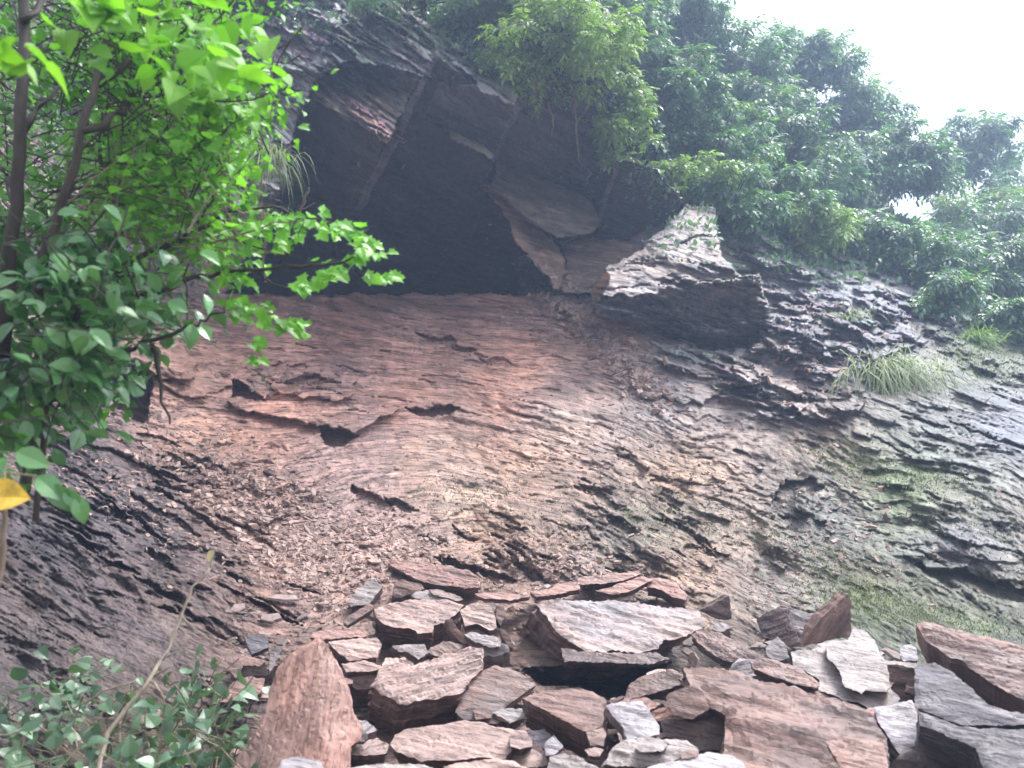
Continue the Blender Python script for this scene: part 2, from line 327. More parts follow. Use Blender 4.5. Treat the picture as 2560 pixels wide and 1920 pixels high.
for poly, ad in [
 ([(245,905),(300,885),(385,945),(372,1052),(330,1050),(285,1015)], 1.0),
 ([(582,950),(605,958),(662,994),(640,1000),(585,990)], .40),
 ([(800,1065),(850,1068),(890,1085),(862,1112),(812,1115)], .35), ([(1015,1018),(1060,1026),(1120,1012),(1150,1022),(1080,1045),(1035,1040)], .3),
 ([(700,952),(760,940),(835,948),(850,958),(760,975),(720,968)], .18), ([(680,912),(760,912),(765,922),(690,922)], .1),
 ([(880,1215),(930,1235),(985,1255),(990,1280),(930,1285),(890,1255)], .2), ([(1510,1290),(1560,1295),(1600,1330),(1570,1345),(1520,1320)], .2),
 ([(1440,1205),(1500,1225),(1560,1270),(1540,1275),(1470,1240)], .15), ([(1930,1250),(1960,1205),(2030,1190),(2060,1225),(2000,1235),(1970,1300),(1945,1290)], .2),
 ([(1080,1395),(1150,1400),(1230,1430),(1290,1450),(1260,1462),(1160,1425)], .2), ([(2280,1410),(2400,1430),(2560,1470),(2660,1500),(2660,1520),(2480,1495),(2350,1455)], .18),
 ([(1560,800),(1600,812),(1700,845),(1840,880),(1830,890),(1690,862),(1590,828)], .22), ([(1790,935),(1860,955),(2000,1040),(1960,1045),(1850,985)], .2),
 ([(1040,830),(1120,848),(1190,880),(1180,890),(1090,865)], .14), ([(1175,890),(1250,900),(1290,912),(1240,912)], .1),
 ([(1390,765),(1430,780),(1450,820),(1420,820)], .12), ([(420,1120),(520,1150),(600,1190),(520,1180)], .1), ([(340,1080),(400,1090),(460,1120),(380,1110)], .12),
 ([(950,1235),(1020,1260),(1060,1280),(1000,1275)], .2), ([(1650,1290),(1720,1320),(1790,1370),(1750,1360)], .15), ([(1250,1370),(1330,1420),(1380,1470),(1330,1450)], .15),
 ([(80,1080),(300,1130),(430,1200),(330,1200),(150,1140)], .12), ([(550,1460),(700,1530),(760,1570),(640,1530)], .15)]:
    facet(poly, add=ad, jag=9)
facet([z8(p) for p in [(1230,790),(1500,770),(2000,770),(2160,750),(1950,900),(1900,980),(1760,1000),(1600,900),(1380,900)]], add=1.6, jag=5)
# protruding ledges on the slabs
for poly, ad in [
 ([(640,930),(760,900),(900,925),(880,990),(830,1000),(700,985)], -.12), ([(560,1000),(800,1010),(1000,1020),(880,1085),(800,1062),(620,1030)], -.22),
 ([(290,870),(430,850),(500,900),(480,950),(400,945),(300,890)], -.3), ([(585,945),(640,935),(700,975),(665,998)], -.15), ([(400,960),(560,900),(600,960),(480,1000)], -.1),
 ([(1560,900),(1700,880),(1830,960),(1760,1010),(1600,990)], -.1), ([(1830,905),(1910,915),(1930,960),(1850,955)], -.25), ([(1960,1015),(2080,1000),(2140,1030),(2040,1050)], -.25),
 ([(2120,780),(2250,760),(2300,860),(2180,900)], -.3), ([(1900,830),(2020,820),(2080,890),(1960,900)], -.25),
 ([(1600,760),(1720,770),(1700,800),(1620,790)], -.12), ([(1740,820),(1850,800),(1880,830),(1800,845)], -.15), ([(1980,1230),(2010,1215),(2020,1280),(1985,1275)], -.35)]:
    facet(poly, add=ad, jag=9)
def streaks(poly, n, ang, ln, th, ad, tint=None, seed=1, jag=3):
    rs = random.Random(seed); xs_ = [q[0] for q in poly]; ys_ = [q[1] for q in poly]; k = 0
    while k < n:
        x = rs.uniform(min(xs_), max(xs_)); y = rs.uniform(min(ys_), max(ys_))
        if not inpoly(np.array([x]), np.array([y]), poly)[0]: continue
        k += 1; a = R(ang+rs.gauss(0, 7)); l = ln*rs.uniform(.4, 1.3); t_ = th*rs.uniform(.5, 1.4); c_, s_ = math.cos(a), math.sin(a)
        pp = [(-.5*l, 0), (-.2*l, -t_*.6), (.25*l, -t_*.5), (.5*l, 0), (.2*l, t_*.5), (-.3*l, t_*.4)]
        tt = None if tint is None else tuple(q*rs.uniform(.75, 1.15) for q in tint)
        facet([(x+p*c_-q*s_, y+p*s_+q*c_) for p, q in pp], add=ad*rs.uniform(.5, 1.3), tint=tt, jag=jag)
PB = [(800,195),(870,160),(1030,190),(1010,250),(965,345),(900,300),(790,250)]
streaks(PB, 26, 36, 110, 9, -.16, (.38, .32, .27), 1); streaks([(850,250),(900,260),(985,310),(965,355),(900,310)], 9, 36, 120, 8, -.22, (.5, .37, .29), 2)  # ledges tinted paler to paint lit streaks on the facet
streaks([(860,0),(1000,0),(1300,220),(1200,210),(1090,125),(1000,190),(820,180)], 34, 34, 130, 9, -.16, (.24, .24, .225), 3)
streaks([(610,0),(840,0),(790,180),(730,290),(690,470),(600,500)], 60, 30, 80, 12, -.14, (.36, .34, .335), 4)
streaks([(1500,730),(1530,670),(1700,560),(1780,560),(1800,640),(1860,680)], 13, -7, 120, 4, .09, None, 5, 5)
streaks([(1640,700),(1800,640),(1930,680),(1960,800),(1880,860),(1700,820)], 42, 14, 110, 10, -.13, (.22, .195, .19), 6, 5)
streaks([(1500,770),(1700,750),(1850,800),(1760,850)], 12, 8, 150, 7, -.10, (.15, .13, .13), 7, 5)
streaks([(1850,560),(2100,620),(2300,760),(2150,900),(1950,850),(1880,700)], 70, 18, 80, 14, -.22, (.19, .185, .195), 8, 6)
streaks([(1650,860),(1850,880),(2120,1040),(1900,1060),(1700,960)], 26, 22, 150, 10, -.14, (.26, .235, .215), 9, 6)
streaks([(560,900),(1300,860),(1500,1000),(1300,1050),(800,1030)], 18, 8, 90, 4, .06, None, 10, 4)
streaks([(600,770),(1400,780),(1500,900),(700,900)], 24, 7, 60, 4, .05, None, 11, 4)
streaks([(1000,1330),(1300,1280),(1700,1400),(1500,1450),(1150,1440)], 24, 24, 80, 8, .12, None, 12, 6)
streaks([(1350,1150),(1700,1250),(1850,1420),(1500,1330)], 16, 30, 80, 8, .12, None, 13, 6)
streaks([(0,1150),(500,1150),(800,1500),(500,1600),(100,1400)], 60, 28, 130, 10, .12, None, 14, 6)
streaks([(2150,1000),(2560,1050),(2560,1500),(2100,1300)], 14, 20, 130, 6, .09, None, 15, 6)
def crags(poly, n, w_, h_, amp, tilt, seed, tint=None, ang=12):
    # broken joint blocks: small tilted planes standing proud of or set back in the face
    rs = random.Random(seed); xs_ = [q[0] for q in poly]; ys_ = [q[1] for q in poly]; k = 0
    while k < n:
        x = rs.uniform(min(xs_), max(xs_)); y = rs.uniform(min(ys_), max(ys_))
        if not inpoly(np.array([x]), np.array([y]), poly)[0]: continue
        k += 1; a = R(ang+rs.gauss(0, 12)); c_, s_ = math.cos(a), math.sin(a); ww = w_*rs.uniform(.4, 1.3); hh = h_*rs.uniform(.4, 1.3)
        qd = [(-.5*ww, -.3*hh*rs.random()), (-.3*ww*rs.random(), -.5*hh), (.5*ww, -.4*hh*rs.random()), (.45*ww, .4*hh), (-.1*ww, .5*hh), (-.5*ww, .35*hh)]
        pp = [(x+p*c_-q*s_, y+p*s_+q*c_) for p, q in qd]; px = [q[0] for q in pp]; py = [q[1] for q in pp]
        j0, j1 = np.searchsorted(xs, [min(px)-12, max(px)+12]); i0, i1 = np.searchsorted(ys, [min(py)-12, max(py)+12])
        W2 = (slice(i0, i1), slice(j0, j1)); Xs = X[W2]; Ys = Y[W2]
        m = inpoly(Xs+3*fbm(Xs/30, Ys/30, 21, 2), Ys+3*fbm(Xs/30, Ys/30, 31, 2), pp)
        ty = -tilt*rs.uniform(.3, 1.4)/h_; tx = tilt*rs.uniform(-.7, .7)/w_
        D[W2] = np.where(m, D[W2] + rs.uniform(-amp, amp*.4) + (Ys-y)*ty + (Xs-x)*tx, D[W2])
        if tint:
            f_ = rs.uniform(.7, 1.3); TINT[W2][m] = TINT[W2][m]*.4+np.array(tint)*f_*.6
CR = [(1830,520),(2050,560),(2250,640),(2420,790),(2300,900),(2120,960),(1950,900),(1880,700)]
crags(CR, 90, 75, 42, .16, .24, 31, (.22, .215, .235)); crags(CR, 120, 36, 20, .09, .12, 32, (.25, .24, .25))
crags([(1640,690),(1800,640),(1930,680),(1960,820),(1880,870),(1700,830)], 30, 100, 26, .10, .12, 33, (.27, .24, .225))
crags([(1750,820),(1900,830),(2150,960),(2100,1060),(1900,1010)], 40, 80, 34, .14, .2, 34, (.23, .2, .19))
crags([(560,-40),(850,-40),(800,180),(745,290),(700,480),(600,560)], 70, 60, 34, .16, .22, 35, (.34, .32, .31), 30)
crags([(2150,950),(2600,850),(2600,1500),(2150,1350)], 36, 130, 36, .06, .12, 36, None, 18)
crags([(1400,1100),(2100,1150),(2100,1420),(1300,1400)], 40, 70, 24, .07, .12, 37, None, 22)
crags([(700,300),(1090,160),(1400,700),(780,720)], 26, 160, 60, .07, .08, 38, None, 25)
crags([(2330,780),(2620,800),(2620,950),(2350,900)], 40, 60, 30, .2, .3, 39, (.11, .12, .09))
facet([(1090,125),(1098,140),(1000,345),(905,525),(885,525),(985,325)], add=-.12, tint=(.16,.15,.16), jag=4)  # wedge edges tinted paler to paint the light they catch
facet([(1330,190),(1340,198),(1275,320),(1243,395),(1232,390),(1290,260)], add=-.12, tint=(.17,.16,.18), jag=4)
facet([(1540,400),(1552,402),(1520,500),(1500,560),(1490,555)], add=-.1, tint=(.15,.14,.15), jag=3)
# relief
big = fbm(U*.45, V*.9, 1, 3)*.22
Vw = V + .10*fbm(U*1.1, V*1.1, 61, 3)
lay = fbm(U*.9, Vw*3.0, 2, 4); lay2 = fbm(U*1.7+.3*lay, Vw*11., 4, 4)
fl = fbm(U*1.3, Vw*2.6, 7, 5); blk = fbm(U*3.2+.4*fl, Vw*5.0, 17, 4)
patch = np.clip(.42+1.6*fbm(U*.9, Vw*1.6, 71, 3), .05, 1.25)          # smooth planes beside broken ground
rel = -terr(lay, 4, .08)*.10*patch - terr(lay2, 4, .15)*.07*(patch+.1) - terr(fl, 5, .06)*.17*np.clip(patch+.3, 0, 1) - terr(blk, 4, .12)*.075*patch - fbm(U*9, V*24, 12, 4, .6)*.036 - np.abs(fbm(U*3.5, Vw*34, 13, 3))*.030*patch
slit = np.clip((-.42-gn(U*3.2+2*gn(U*2, V*2, 8), V*21+fbm(U*3, V*3, 5, 2), 66))*6, 0, 1)*np.clip(.7+1.5*gn(U*1.2, V*1.6, 91), 0, 1)
slit2 = np.clip((-.50-gn(U*1.3, V*9+.8*fbm(U*3, V*3, 6, 3), 77))*8, 0, 1)
rel = rel/np.maximum(RG, .45)*np.maximum(RG, .45) + (slit*.06 + slit2*.09)*np.minimum(1, .8/np.maximum(RG, .1)*np.clip(RG+.1, .4, 1))
knob = fbm(U*3, V*4, 44, 4)*.10*np.clip(RG-.8, 0, 1)
Dn = D + (big*np.clip(RG, .2, 1) + rel*RG*.8 - knob)*np.clip(D/10, .4, 1.4)
# skyline of the hillside, behind it the ground falls back
sx = [-900, 1500, 1620, 1700, 1800, 1900, 2000, 2100, 2180, 2240, 2330, 2380, 2560, 3500]; sy = [-720, -720, -60, 60, 150, 220, 270, 340, 440, 540, 560, 500, 560, 850]
SKY = np.interp(X, sx, sy) + 10*fbm(X/60, X*0, 51, 3)
A_ = (X-1280)/F
def pos(Xa, Ya, Da):
    a = (Xa-1280)/F; b = (960-Ya)/F
    return np.stack([a*Da, Da*math.cos(PITCH)-b*Da*math.sin(PITCH), CAM.z+Da*math.sin(PITCH)+b*Da*math.cos(PITCH)], -1)
PW = pos(X, Y, Dn)
above = Y < SKY
for j in range(W_):
    col = np.where(above[:, j])[0]
    if len(col):
        k = col.max()+1
        if k < H:
            n_ = k-np.arange(k); PW[:k, j] = PW[k, j] + np.stack([n_*.02, n_*.06, -n_*.012], -1)
# smooth normals of the base for scattering
def grid_obj():
    me = bpy.data.meshes.new('cliff'); nv = H*W_
    idx = np.arange(nv).reshape(H, W_)
    q = np.stack([idx[:-1, :-1], idx[1:, :-1], idx[1:, 1:], idx[:-1, 1:]], -1).reshape(-1, 4)
    me.vertices.add(nv); me.vertices.foreach_set('co', PW.reshape(-1))
    me.loops.add(q.size); me.loops.foreach_set('vertex_index', q.reshape(-1).astype(np.int32))
    me.polygons.add(len(q)); me.polygons.foreach_set('loop_start', np.arange(0, q.size, 4, dtype=np.int32))
    me.polygons.foreach_set('loop_total', np.full(len(q), 4, dtype=np.int32)); me.update(calc_edges=True)
    uv = me.uv_layers.new(name='strata'); uu = np.stack([U.reshape(-1), V.reshape(-1)], -1)[q.reshape(-1)]
    uv.data.foreach_set('uv', uu.reshape(-1).astype(np.float32))
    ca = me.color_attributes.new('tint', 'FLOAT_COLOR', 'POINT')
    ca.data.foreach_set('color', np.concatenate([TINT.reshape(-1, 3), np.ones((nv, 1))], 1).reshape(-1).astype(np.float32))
    me.materials.append(M_CLIFF); me.validate()
    o = bpy.data.objects.new('cliff', me); COL.objects.link(o); return tag(o, kind='structure')
grid_obj()
GN = np.cross(np.gradient(PW, axis=1), -np.gradient(PW, axis=0)); GN /= np.linalg.norm(GN, axis=2, keepdims=True)+1e-9
flip = (GN*(np.array(CAM)-PW)).sum(2) < 0; GN[flip] *= -1
def at(x, y):
    j = int(np.searchsorted(xs, x)); i = int(np.searchsorted(ys, y)); i = min(max(i, 0), H-1); j = min(max(j, 0), W_-1)
    return Vector(PW[i, j]), Vector(GN[i, j]), float(Dn[i, j])
# the ground sheet, reaching the horizon
def ground():
    m, t, b = mat('earth'); tc = N(t, 'ShaderNodeTexCoord').outputs['Object']
    n = noise_n(t, tc, (.8, .8, .8), 6); r = ramp(t, n.outputs[0], [(.35, (.06, .05, .035)), (.65, (.13, .10, .08))])
    t.links.new(r.outputs[0], b.inputs['Base Color']); b.inputs['Roughness'].default_value = .9
    vs = []; fs = []; n_ = 40
    for i in range(n_+1):
        for j in range(n_+1):
            a = (i/n_*2-1); c = (j/n_*2-1); x = 600*a*abs(a)**1.5; y = 600*c*abs(c)**1.5
            vs.append((x, y, -.25 + .1*math.sin(x*.7)*math.cos(y*.5) - .02*math.hypot(x, y)*0))
    for i in range(n_):
        for j in range(n_): k = i*(n_+1)+j; fs.append((k, k+n_+1, k+n_+2, k+1))
    tag(mesh_obj('ground', vs, fs, m), kind='structure')
ground()

# ------------------------------------------------------------------ blocks of rock
zi = lambda p: p
SC = {zi: 1.0, z7: 2.458, z8: 2.458, z9: 2.304}
def RD(y): return float(np.interp(y, [1380, 1450, 1500, 1600, 1700, 1800, 1920, 2000], [7.5, 6.9, 6.3, 5.4, 4.8, 4.25, 3.75, 3.5]))
def block(label, z, poly, m, off=(0, 40), k=1.2, kx=0.0, dD=.2, dd=0.0, ang=-12, jag=1.6, ridge=None, relief=1.0, cat='rock', side=None, name='rock_slab', layers=None, group=None, bev=1.0):
    pts = [z(p) for p in poly]; s = SC[z]
    cxp = sum(p[0] for p in pts)/len(pts); cyp = sum(p[1] for p in pts)/len(pts); D0 = RD(cyp)+dd
    off = (off[0]*1.15, off[1]*1.45); dD = dD*1.2
    def dep(x, y): return D0/(max(.3, 1 + k*(y-cyp)/F + kx*(x-cxp)/F))
    O = P(cxp, cyp, D0)
    e1 = P(cxp+50, cyp, dep(cxp+50, cyp))-O; e2 = P(cxp, cyp+50, dep(cxp, cyp+50))-O
    n = e1.cross(e2).normalized()
    if n.dot(CAM-O) < 0: n = -n
    fx = cxp+100*math.cos(R(ang)); fy = cyp-100*math.sin(R(ang))
    ax = (P(fx, fy, dep(fx, fy))-O); ax = (ax-n*ax.dot(n)).normalized(); ay = n.cross(ax)
    mw = Matrix.Translation(O) @ Matrix((ax, ay, n)).transposed().to_4x4(); inv = mw.inverted()
    rr = random.Random(hash(label) & 0xffff if False else sum(ord(c)*(i+1) for i, c in enumerate(label)))
    so_ = rr.random()*50
    ring = []
    for i in range(len(pts)):
        a = Vector(pts[i]); b = Vector(pts[(i+1) % len(pts)]); L = (b-a).length; nn = max(1, int(L/7)); pr = Vector((-(b-a).y, (b-a).x)).normalized()
        for q in range(nn):
            p = a.lerp(b, q/nn); j = 0 if q == 0 else rr.uniform(-1, 1)*jag
            p = p+pr*j
            l = inv @ P(p.x, p.y, dep(p.x, p.y)); ring.append((l.x, l.y))
    ring = np.array(ring); nr = len(ring)
    area = 0.5*np.sum(ring[:, 0]*np.roll(ring[:, 1], -1)-np.roll(ring[:, 0], -1)*ring[:, 1])
    if area < 0: ring = ring[::-1].copy()
    cen = ring.mean(0); size = math.sqrt(abs(area))
    E = inv.to_3x3() @ (P(cxp+off[0]/s, cyp+off[1]/s, D0+dD)-O)
    if E.z > -.03: E.z = -.03
    # interior
    sp = max(size/34, .011); lo = ring.min(0); hi = ring.max(0)
    gx, gy = np.meshgrid(np.arange(lo[0], hi[0], sp), np.arange(lo[1], hi[1], sp)); gp = np.stack([gx.ravel(), gy.ravel()], -1)
    gp = gp+_r.uniform(-.3, .3, gp.shape)*sp
    ins = inpoly(gp[:, 0], gp[:, 1], [tuple(q) for q in ring])
    gp = gp[ins]; dmin = np.min(np.linalg.norm(gp[:, None]-ring[None], axis=2), axis=1) if len(gp) else np.zeros(0)
    gp = gp[dmin > sp*.5]; 
    allp = [Vector(map(float, q)) for q in ring]+[Vector(map(float, q)) for q in gp]
    res = delaunay_2d_cdt(allp, [], [list(range(nr))], 1, 1e-6)
    vv, _, ff, ov = res[0], res[1], res[2], res[3]
    TV = np.array([(q.x, q.y) for q in vv]); isr = {}
    for i, o_ in enumerate(ov):
        for q in o_:
            if q < nr: isr[q] = i
    dr = np.min(np.linalg.norm(TV[:, None]-ring[None], axis=2), axis=1)
    fade = np.clip(dr/(sp*1.5), 0, 1)
    wy = TV[:, 1]/size + .06*gn(TV[:, 0]/size*1.5, TV[:, 1]/size*1.5, 4); h1 = fbm(TV[:, 0]/size*.7+so_, wy*2.6, 1, 3, .5); h2 = fbm(TV[:, 0]/size*1.1+so_, wy*13, 2, 3)
    hz = (terr(h1, 4, .06)*.055 + terr(h2, 3, .12)*.017)*size*relief*(.35+.65*fade)
    hz = hz - (1-np.clip(dr/(sp*2.5), 0, 1))*size*.03*np.clip(gn(TV[:, 0]/size*5+so_, TV[:, 1]/size*5, 9)+.25, 0, 1)
    if ridge:
        (ra, rb), hgt = ridge; la = inv @ P(*z(ra), dep(*z(ra))); lb = inv @ P(*z(rb), dep(*z(rb)))
        A2 = np.array([la.x, la.y]); B2 = np.array([lb.x, lb.y]); dv = B2-A2; dv /= np.linalg.norm(dv)
        wv_ = .03*fbm((TV@dv)*3, (TV@dv)*0, 5, 3); sgn = (TV-A2)@np.array([-dv[1], dv[0]])+wv_; dist = np.abs(sgn); lf_ = (inv @ P(z(ra)[0]-100, z(ra)[1]+150, dep(z(ra)[0]-100, z(ra)[1]+150))); ls = np.sign((np.array([lf_.x, lf_.y])-A2)@np.array([-dv[1], dv[0]]))
        hz = hz - np.where(np.sign(sgn) == ls, np.minimum(dist*hgt, 1.2), dist*hgt*3.0)
    verts = [(TV[i, 0], TV[i, 1], hz[i]) for i in range(len(TV))]; faces = [tuple(f) for f in ff]
    # laminated sides
    el = E.length; nl = layers or max(3, min(9, int(el/.035)))
    cuts = sorted([rr.random()*.9+.05 for _ in range(nl-1)])+[1.0]
    ringz = np.array([hz[isr[i]] if i in isr else 0 for i in range(nr)])
    prev = [isr.get(i, None) for i in range(nr)]
    if None in prev:
        for i in range(nr):
            if prev[i] is None: prev[i] = int(np.argmin(np.linalg.norm(TV-ring[i], axis=1)))
    th = np.arange(nr); offc = 0.0; nrm2 = np.stack([np.roll(ring[:, 1], -1)-np.roll(ring[:, 1], 1), -(np.roll(ring[:, 0], -1)-np.roll(ring[:, 0], 1))], -1)
    nrm2 /= np.linalg.norm(nrm2, axis=1, keepdims=True)+1e-9
    per = np.concatenate([[0], np.cumsum(np.linalg.norm(np.diff(ring, axis=0), axis=1))])
    t0 = 0.0
    def add_ring(t, oc, sd_):
        o_ = oc + gn(per/max(size, .1)*4, per*0+sd_, 3)*.045*size*relief - .0
        rg = ring + nrm2*o_[:, None]
        st = len(verts)
        for i in range(nr):
            verts.append((rg[i, 0]+E.x*t, rg[i, 1]+E.y*t, ringz[i]*(1-t)+E.z*t))
        return list(range(st, st+nr))
    for li, t1 in enumerate(cuts):
        oc = -rr.uniform(.0, .035)*size*bev; sd_ = li*3.7+so_
        if li == 0: cur = add_ring(max(.02, t1*.9), -.004, sd_)
        else:
            top = add_ring(t0+.004, oc, sd_)
            for i in range(nr): faces.append((prev[i], top[i], top[(i+1) % nr], prev[(i+1) % nr]))
            prev = top; cur = add_ring(max(t0+.006, t1-.002), oc+rr.uniform(-.01, .01)*size, sd_)
        for i in range(nr): faces.append((prev[i], cur[i], cur[(i+1) % nr], prev[(i+1) % nr]))
        prev = cur; t0 = t1
    faces.append(tuple(prev)); ntop = len(ff)
    me = bpy.data.meshes.new(name); me.from_pydata([tuple(map(float, q)) for q in verts], [], faces)
    me.materials.append(MR[m]); me.materials.append(MR[side or dict(pale='brown', pink='brown', white='grey', red='brown').get(m, m)])
    me.polygons.foreach_set('material_index', [0]*ntop+[1]*(len(faces)-ntop)); me.validate(); me.update()
    bm = bmesh.new(); bm.from_mesh(me); bmesh.ops.recalc_face_normals(bm, faces=bm.faces); bm.to_mesh(me); bm.free()
    o = bpy.data.objects.new(name, me); COL.objects.link(o); o.matrix_world = mw
    return tag(o, label, cat, group or 'fallen rocks heaped at the foot of the cliff', 'thing')
B = block
# back row
B('long wedge-shaped red-brown slab lying highest on the left of the rock heap', z8, [(425,115),(600,130),(830,170),(920,190),(990,240),(985,290),(870,292),(640,258),(500,195),(430,150)], 'red', (10, 55), 1.6, .2, .25)
B('pale grey tilted oblong stone leaning on a thin rock sliver', z8, [(300,245),(350,248),(382,290),(300,398),(190,408),(165,388),(230,300)], 'pale', (8, 22), 1.0)
B('thin straight rock sliver propped beside the pale oblong stone', z8, [(140,510),(160,480),(300,385),(330,405),(320,425),(170,525)], 'brown', (5, 16), .8, dd=-.15)
B('small red-brown chunk under the long wedge-shaped slab', z8, [(455,270),(500,240),(620,268),(640,300),(500,355),(440,345)], 'brown', (0, 30), .6)
B('pale thin flake lying behind the broad slab with a notched edge', z8, [(560,345),(590,315),(690,308),(800,345),(835,395),(830,410),(700,372),(600,365)], 'pale', (0, 14), 1.4)
B('bright narrow flake just below the long wedge-shaped slab', z8, [(670,305),(720,300),(860,345),(880,365),(850,375),(700,338)], 'pink', (0, 12), 1.0, dd=-.1)
B('broad flat-topped brown slab with a notched front edge', z8, [(325,420),(430,390),(550,370),(700,362),(800,365),(885,400),(835,455),(760,508),(700,522),(690,566),(600,572),(572,545),(400,522),(345,480)], 'pink', (-4, 120), 1.9, 0, .25)
B('light broken slab leaning in the gap beside the notched slab', z8, [(860,440),(900,400),(960,385),(1040,400),(1075,450),(1085,540),(1040,555),(965,512),(890,530)], 'pink', (0, 26), .8, -.3)
B('long dark slat standing on edge beside the notched slab', z8, [(770,490),(810,485),(880,590),(925,640),(880,645),(800,560)], 'brown', (-12, 22), .3, .4, dd=-.1)
B('thin curved flake resting on the rubble behind the central gap', z8, [(880,580),(930,565),(1060,588),(1115,615),(1108,655),(1040,660),(940,618)], 'grey', (0, 22), 1.0, dd=-.15)
B('narrow yellowish sliver wedged against the largest layered block', z8, [(1110,560),(1140,550),(1190,640),(1185,665),(1150,650)], 'brown', (-8, 20), .3)
B('upright tan chip at the upper left corner of the largest layered block', z8, [(1085,400),(1130,390),(1140,470),(1110,530),(1080,480)], 'pink', (-8, 18), .3)
B('dark rounded chunk behind the tan chip', z8, [(1000,400),(1060,380),(1095,400),(1080,450),(1020,450),(990,430)], 'brown', (0, 22), .8)
B('largest block, light layered top and a dark brown broken end, above a black hollow', z8,
  [(1330,405),(1500,372),(1700,375),(1900,365),(2010,400),(2190,405),(2330,430),(2360,520),(2250,590),(2110,610),(2080,665),(1960,692),(1800,672),(1650,692),(1565,640),(1500,600),(1450,560),(1400,480)],
  'streak', (-165, 130), 1.5, .05, .4, side='brown', ang=-14, jag=2.5, relief=.9)
B('thin dark plate jutting from under the largest block', z8, [(1480,660),(1600,680),(1900,700),(2060,690),(2150,730),(2050,760),(1800,755),(1500,745)], 'dark', (-5, 18), 1.8, dd=.02)
# back right
B('flat red slab lying along the back rim of the heap', z8, [(1575,235),(1700,215),(1800,212),(1960,188),(1975,208),(1860,250),(1740,268),(1610,276)], 'red', (0, 22), 1.5)
B('slanting red plank-like slab leaning up to the right on the back rim', z8, [(1690,312),(1780,290),(1830,268),(1980,222),(2050,240),(1960,290),(1870,325),(1800,335)], 'red', (0, 20), 1.3, dd=-.1)
B('blocky reddish stone with a black underside on the right back rim', z9, [(50,225),(110,215),(200,240),(275,320),(262,345),(190,330),(120,285),(40,270)], 'red', (0, 36), 1.2)
B('small crushed red slab on the middle of the back rim', z8, [(1290,320),(1400,300),(1500,262),(1590,260),(1600,300),(1480,330),(1330,350)], 'red', (0, 20), 1.2)
B('low brown flake at the centre of the back rim', z8, [(950,330),(1050,322),(1200,335),(1290,345),(1180,370),(1010,362)], 'red', (0, 16), 1.6)
B('tiny tent-shaped stone with a black face right of the back rim', z9, [(345,405),(420,372),(512,325),(520,370),(528,455),(500,462),(430,452)], 'dark', (-20, -8), .0, .3, .1, name='stone_shard')
B('tapering ridged brown stone lying diagonally right of the largest block', z9, [(295,545),(345,508),(450,528),(560,590),(685,655),(720,680),(640,692),(520,705),(430,668),(345,600)], 'brown', (-4, 26), 1.1, ang=-28, relief=1.5)
B('triangular pale chip between the ridged stone and the pale sheet', z9, [(725,620),(790,555),(830,590),(862,680),(790,700),(735,670)], 'grey', (0, 12), .5)
B('dark squarish boulder next to the upright fin-shaped slab', z9, [(675,465),(720,422),(800,390),(840,400),(862,480),(935,612),(872,622),(800,572),(742,562),(700,540)], 'dark', (20, -12), .1, -.3, .25, ang=20, name='boulder', relief=1.3)
B('thin grey slab slanting between the dark boulder and the fin', z9, [(845,400),(1010,430),(1040,470),(965,560),(935,608),(880,500)], 'grey', (8, 10), .5, .3, .1, dd=.1)
B('upright fin-shaped slab pointing to the sky, bright thin top edge', z9, [(1195,315),(1217,350),(1217,560),(1110,572),(1050,592),(935,612),(965,555),(1035,460),(1105,395)], 'brown', (-38, -20), -.05, -.1, .08, name='upright_slab', ang=60, relief=.6)
B('pale cracked sheet of rock in full light right of the fin', z9, [(870,642),(1000,622),(1060,585),(1200,572),(1225,495),(1290,520),(1345,560),(1385,640),(1425,720),(1445,855),(1500,905),(1480,940),(1350,958),(1330,972),(1260,935),(1030,865),(1035,800),(885,725)], 'pale', (0, 24), 1.5, dd=-.15, relief=.6)
B('broad cream plate lying on top of the pale cracked sheet', z9, [(1065,605),(1200,578),(1335,572),(1378,640),(1418,722),(1440,850),(1420,872),(1300,858),(1278,890),(1182,842),(1142,742),(1085,680)], 'pale', (0, 12), 1.45, dd=-.25, relief=.5)
B('brown upright block wedged right of the pale cracked sheet', z9, [(1408,722),(1480,715),(1585,742),(1588,925),(1500,935),(1445,862)], 'brown', (-6, 12), .2, dd=.1)
B('small whitish stone above the brown upright block', z9, [(1500,612),(1560,598),(1592,625),(1600,692),(1520,700),(1495,660)], 'white', (0, 14), .8, dd=.1, name='stone')
B('thin bright flake at the edge of the mossy slope', z9, [(1400,690),(1500,700),(1600,712),(1588,745),(1500,730),(1412,722)], 'pale', (0, 8), 1.0)
B('bluish white slab tucked under the big right-hand boulder', z9, [(1345,962),(1480,942),(1568,920),(1590,980),(1615,1080),(1590,1180),(1500,1235),(1428,1130),(1370,1045)], 'white', (0, 22), 1.0, relief=.6)
B('dark overhanging flake lying across the lower edge of the pale sheet', z9, [(635,700),(720,676),(900,728),(1000,790),(1035,835),(1015,850),(900,830),(760,785),(650,735)], 'brown', (-2, 26), 1.3, dd=-.25, relief=1.3)
B('pale rounded chip under the dark overhanging flake', z9, [(845,850),(890,838),(940,865),(920,890),(860,885)], 'grey', (0, 12), .8, dd=-.2, name='stone')
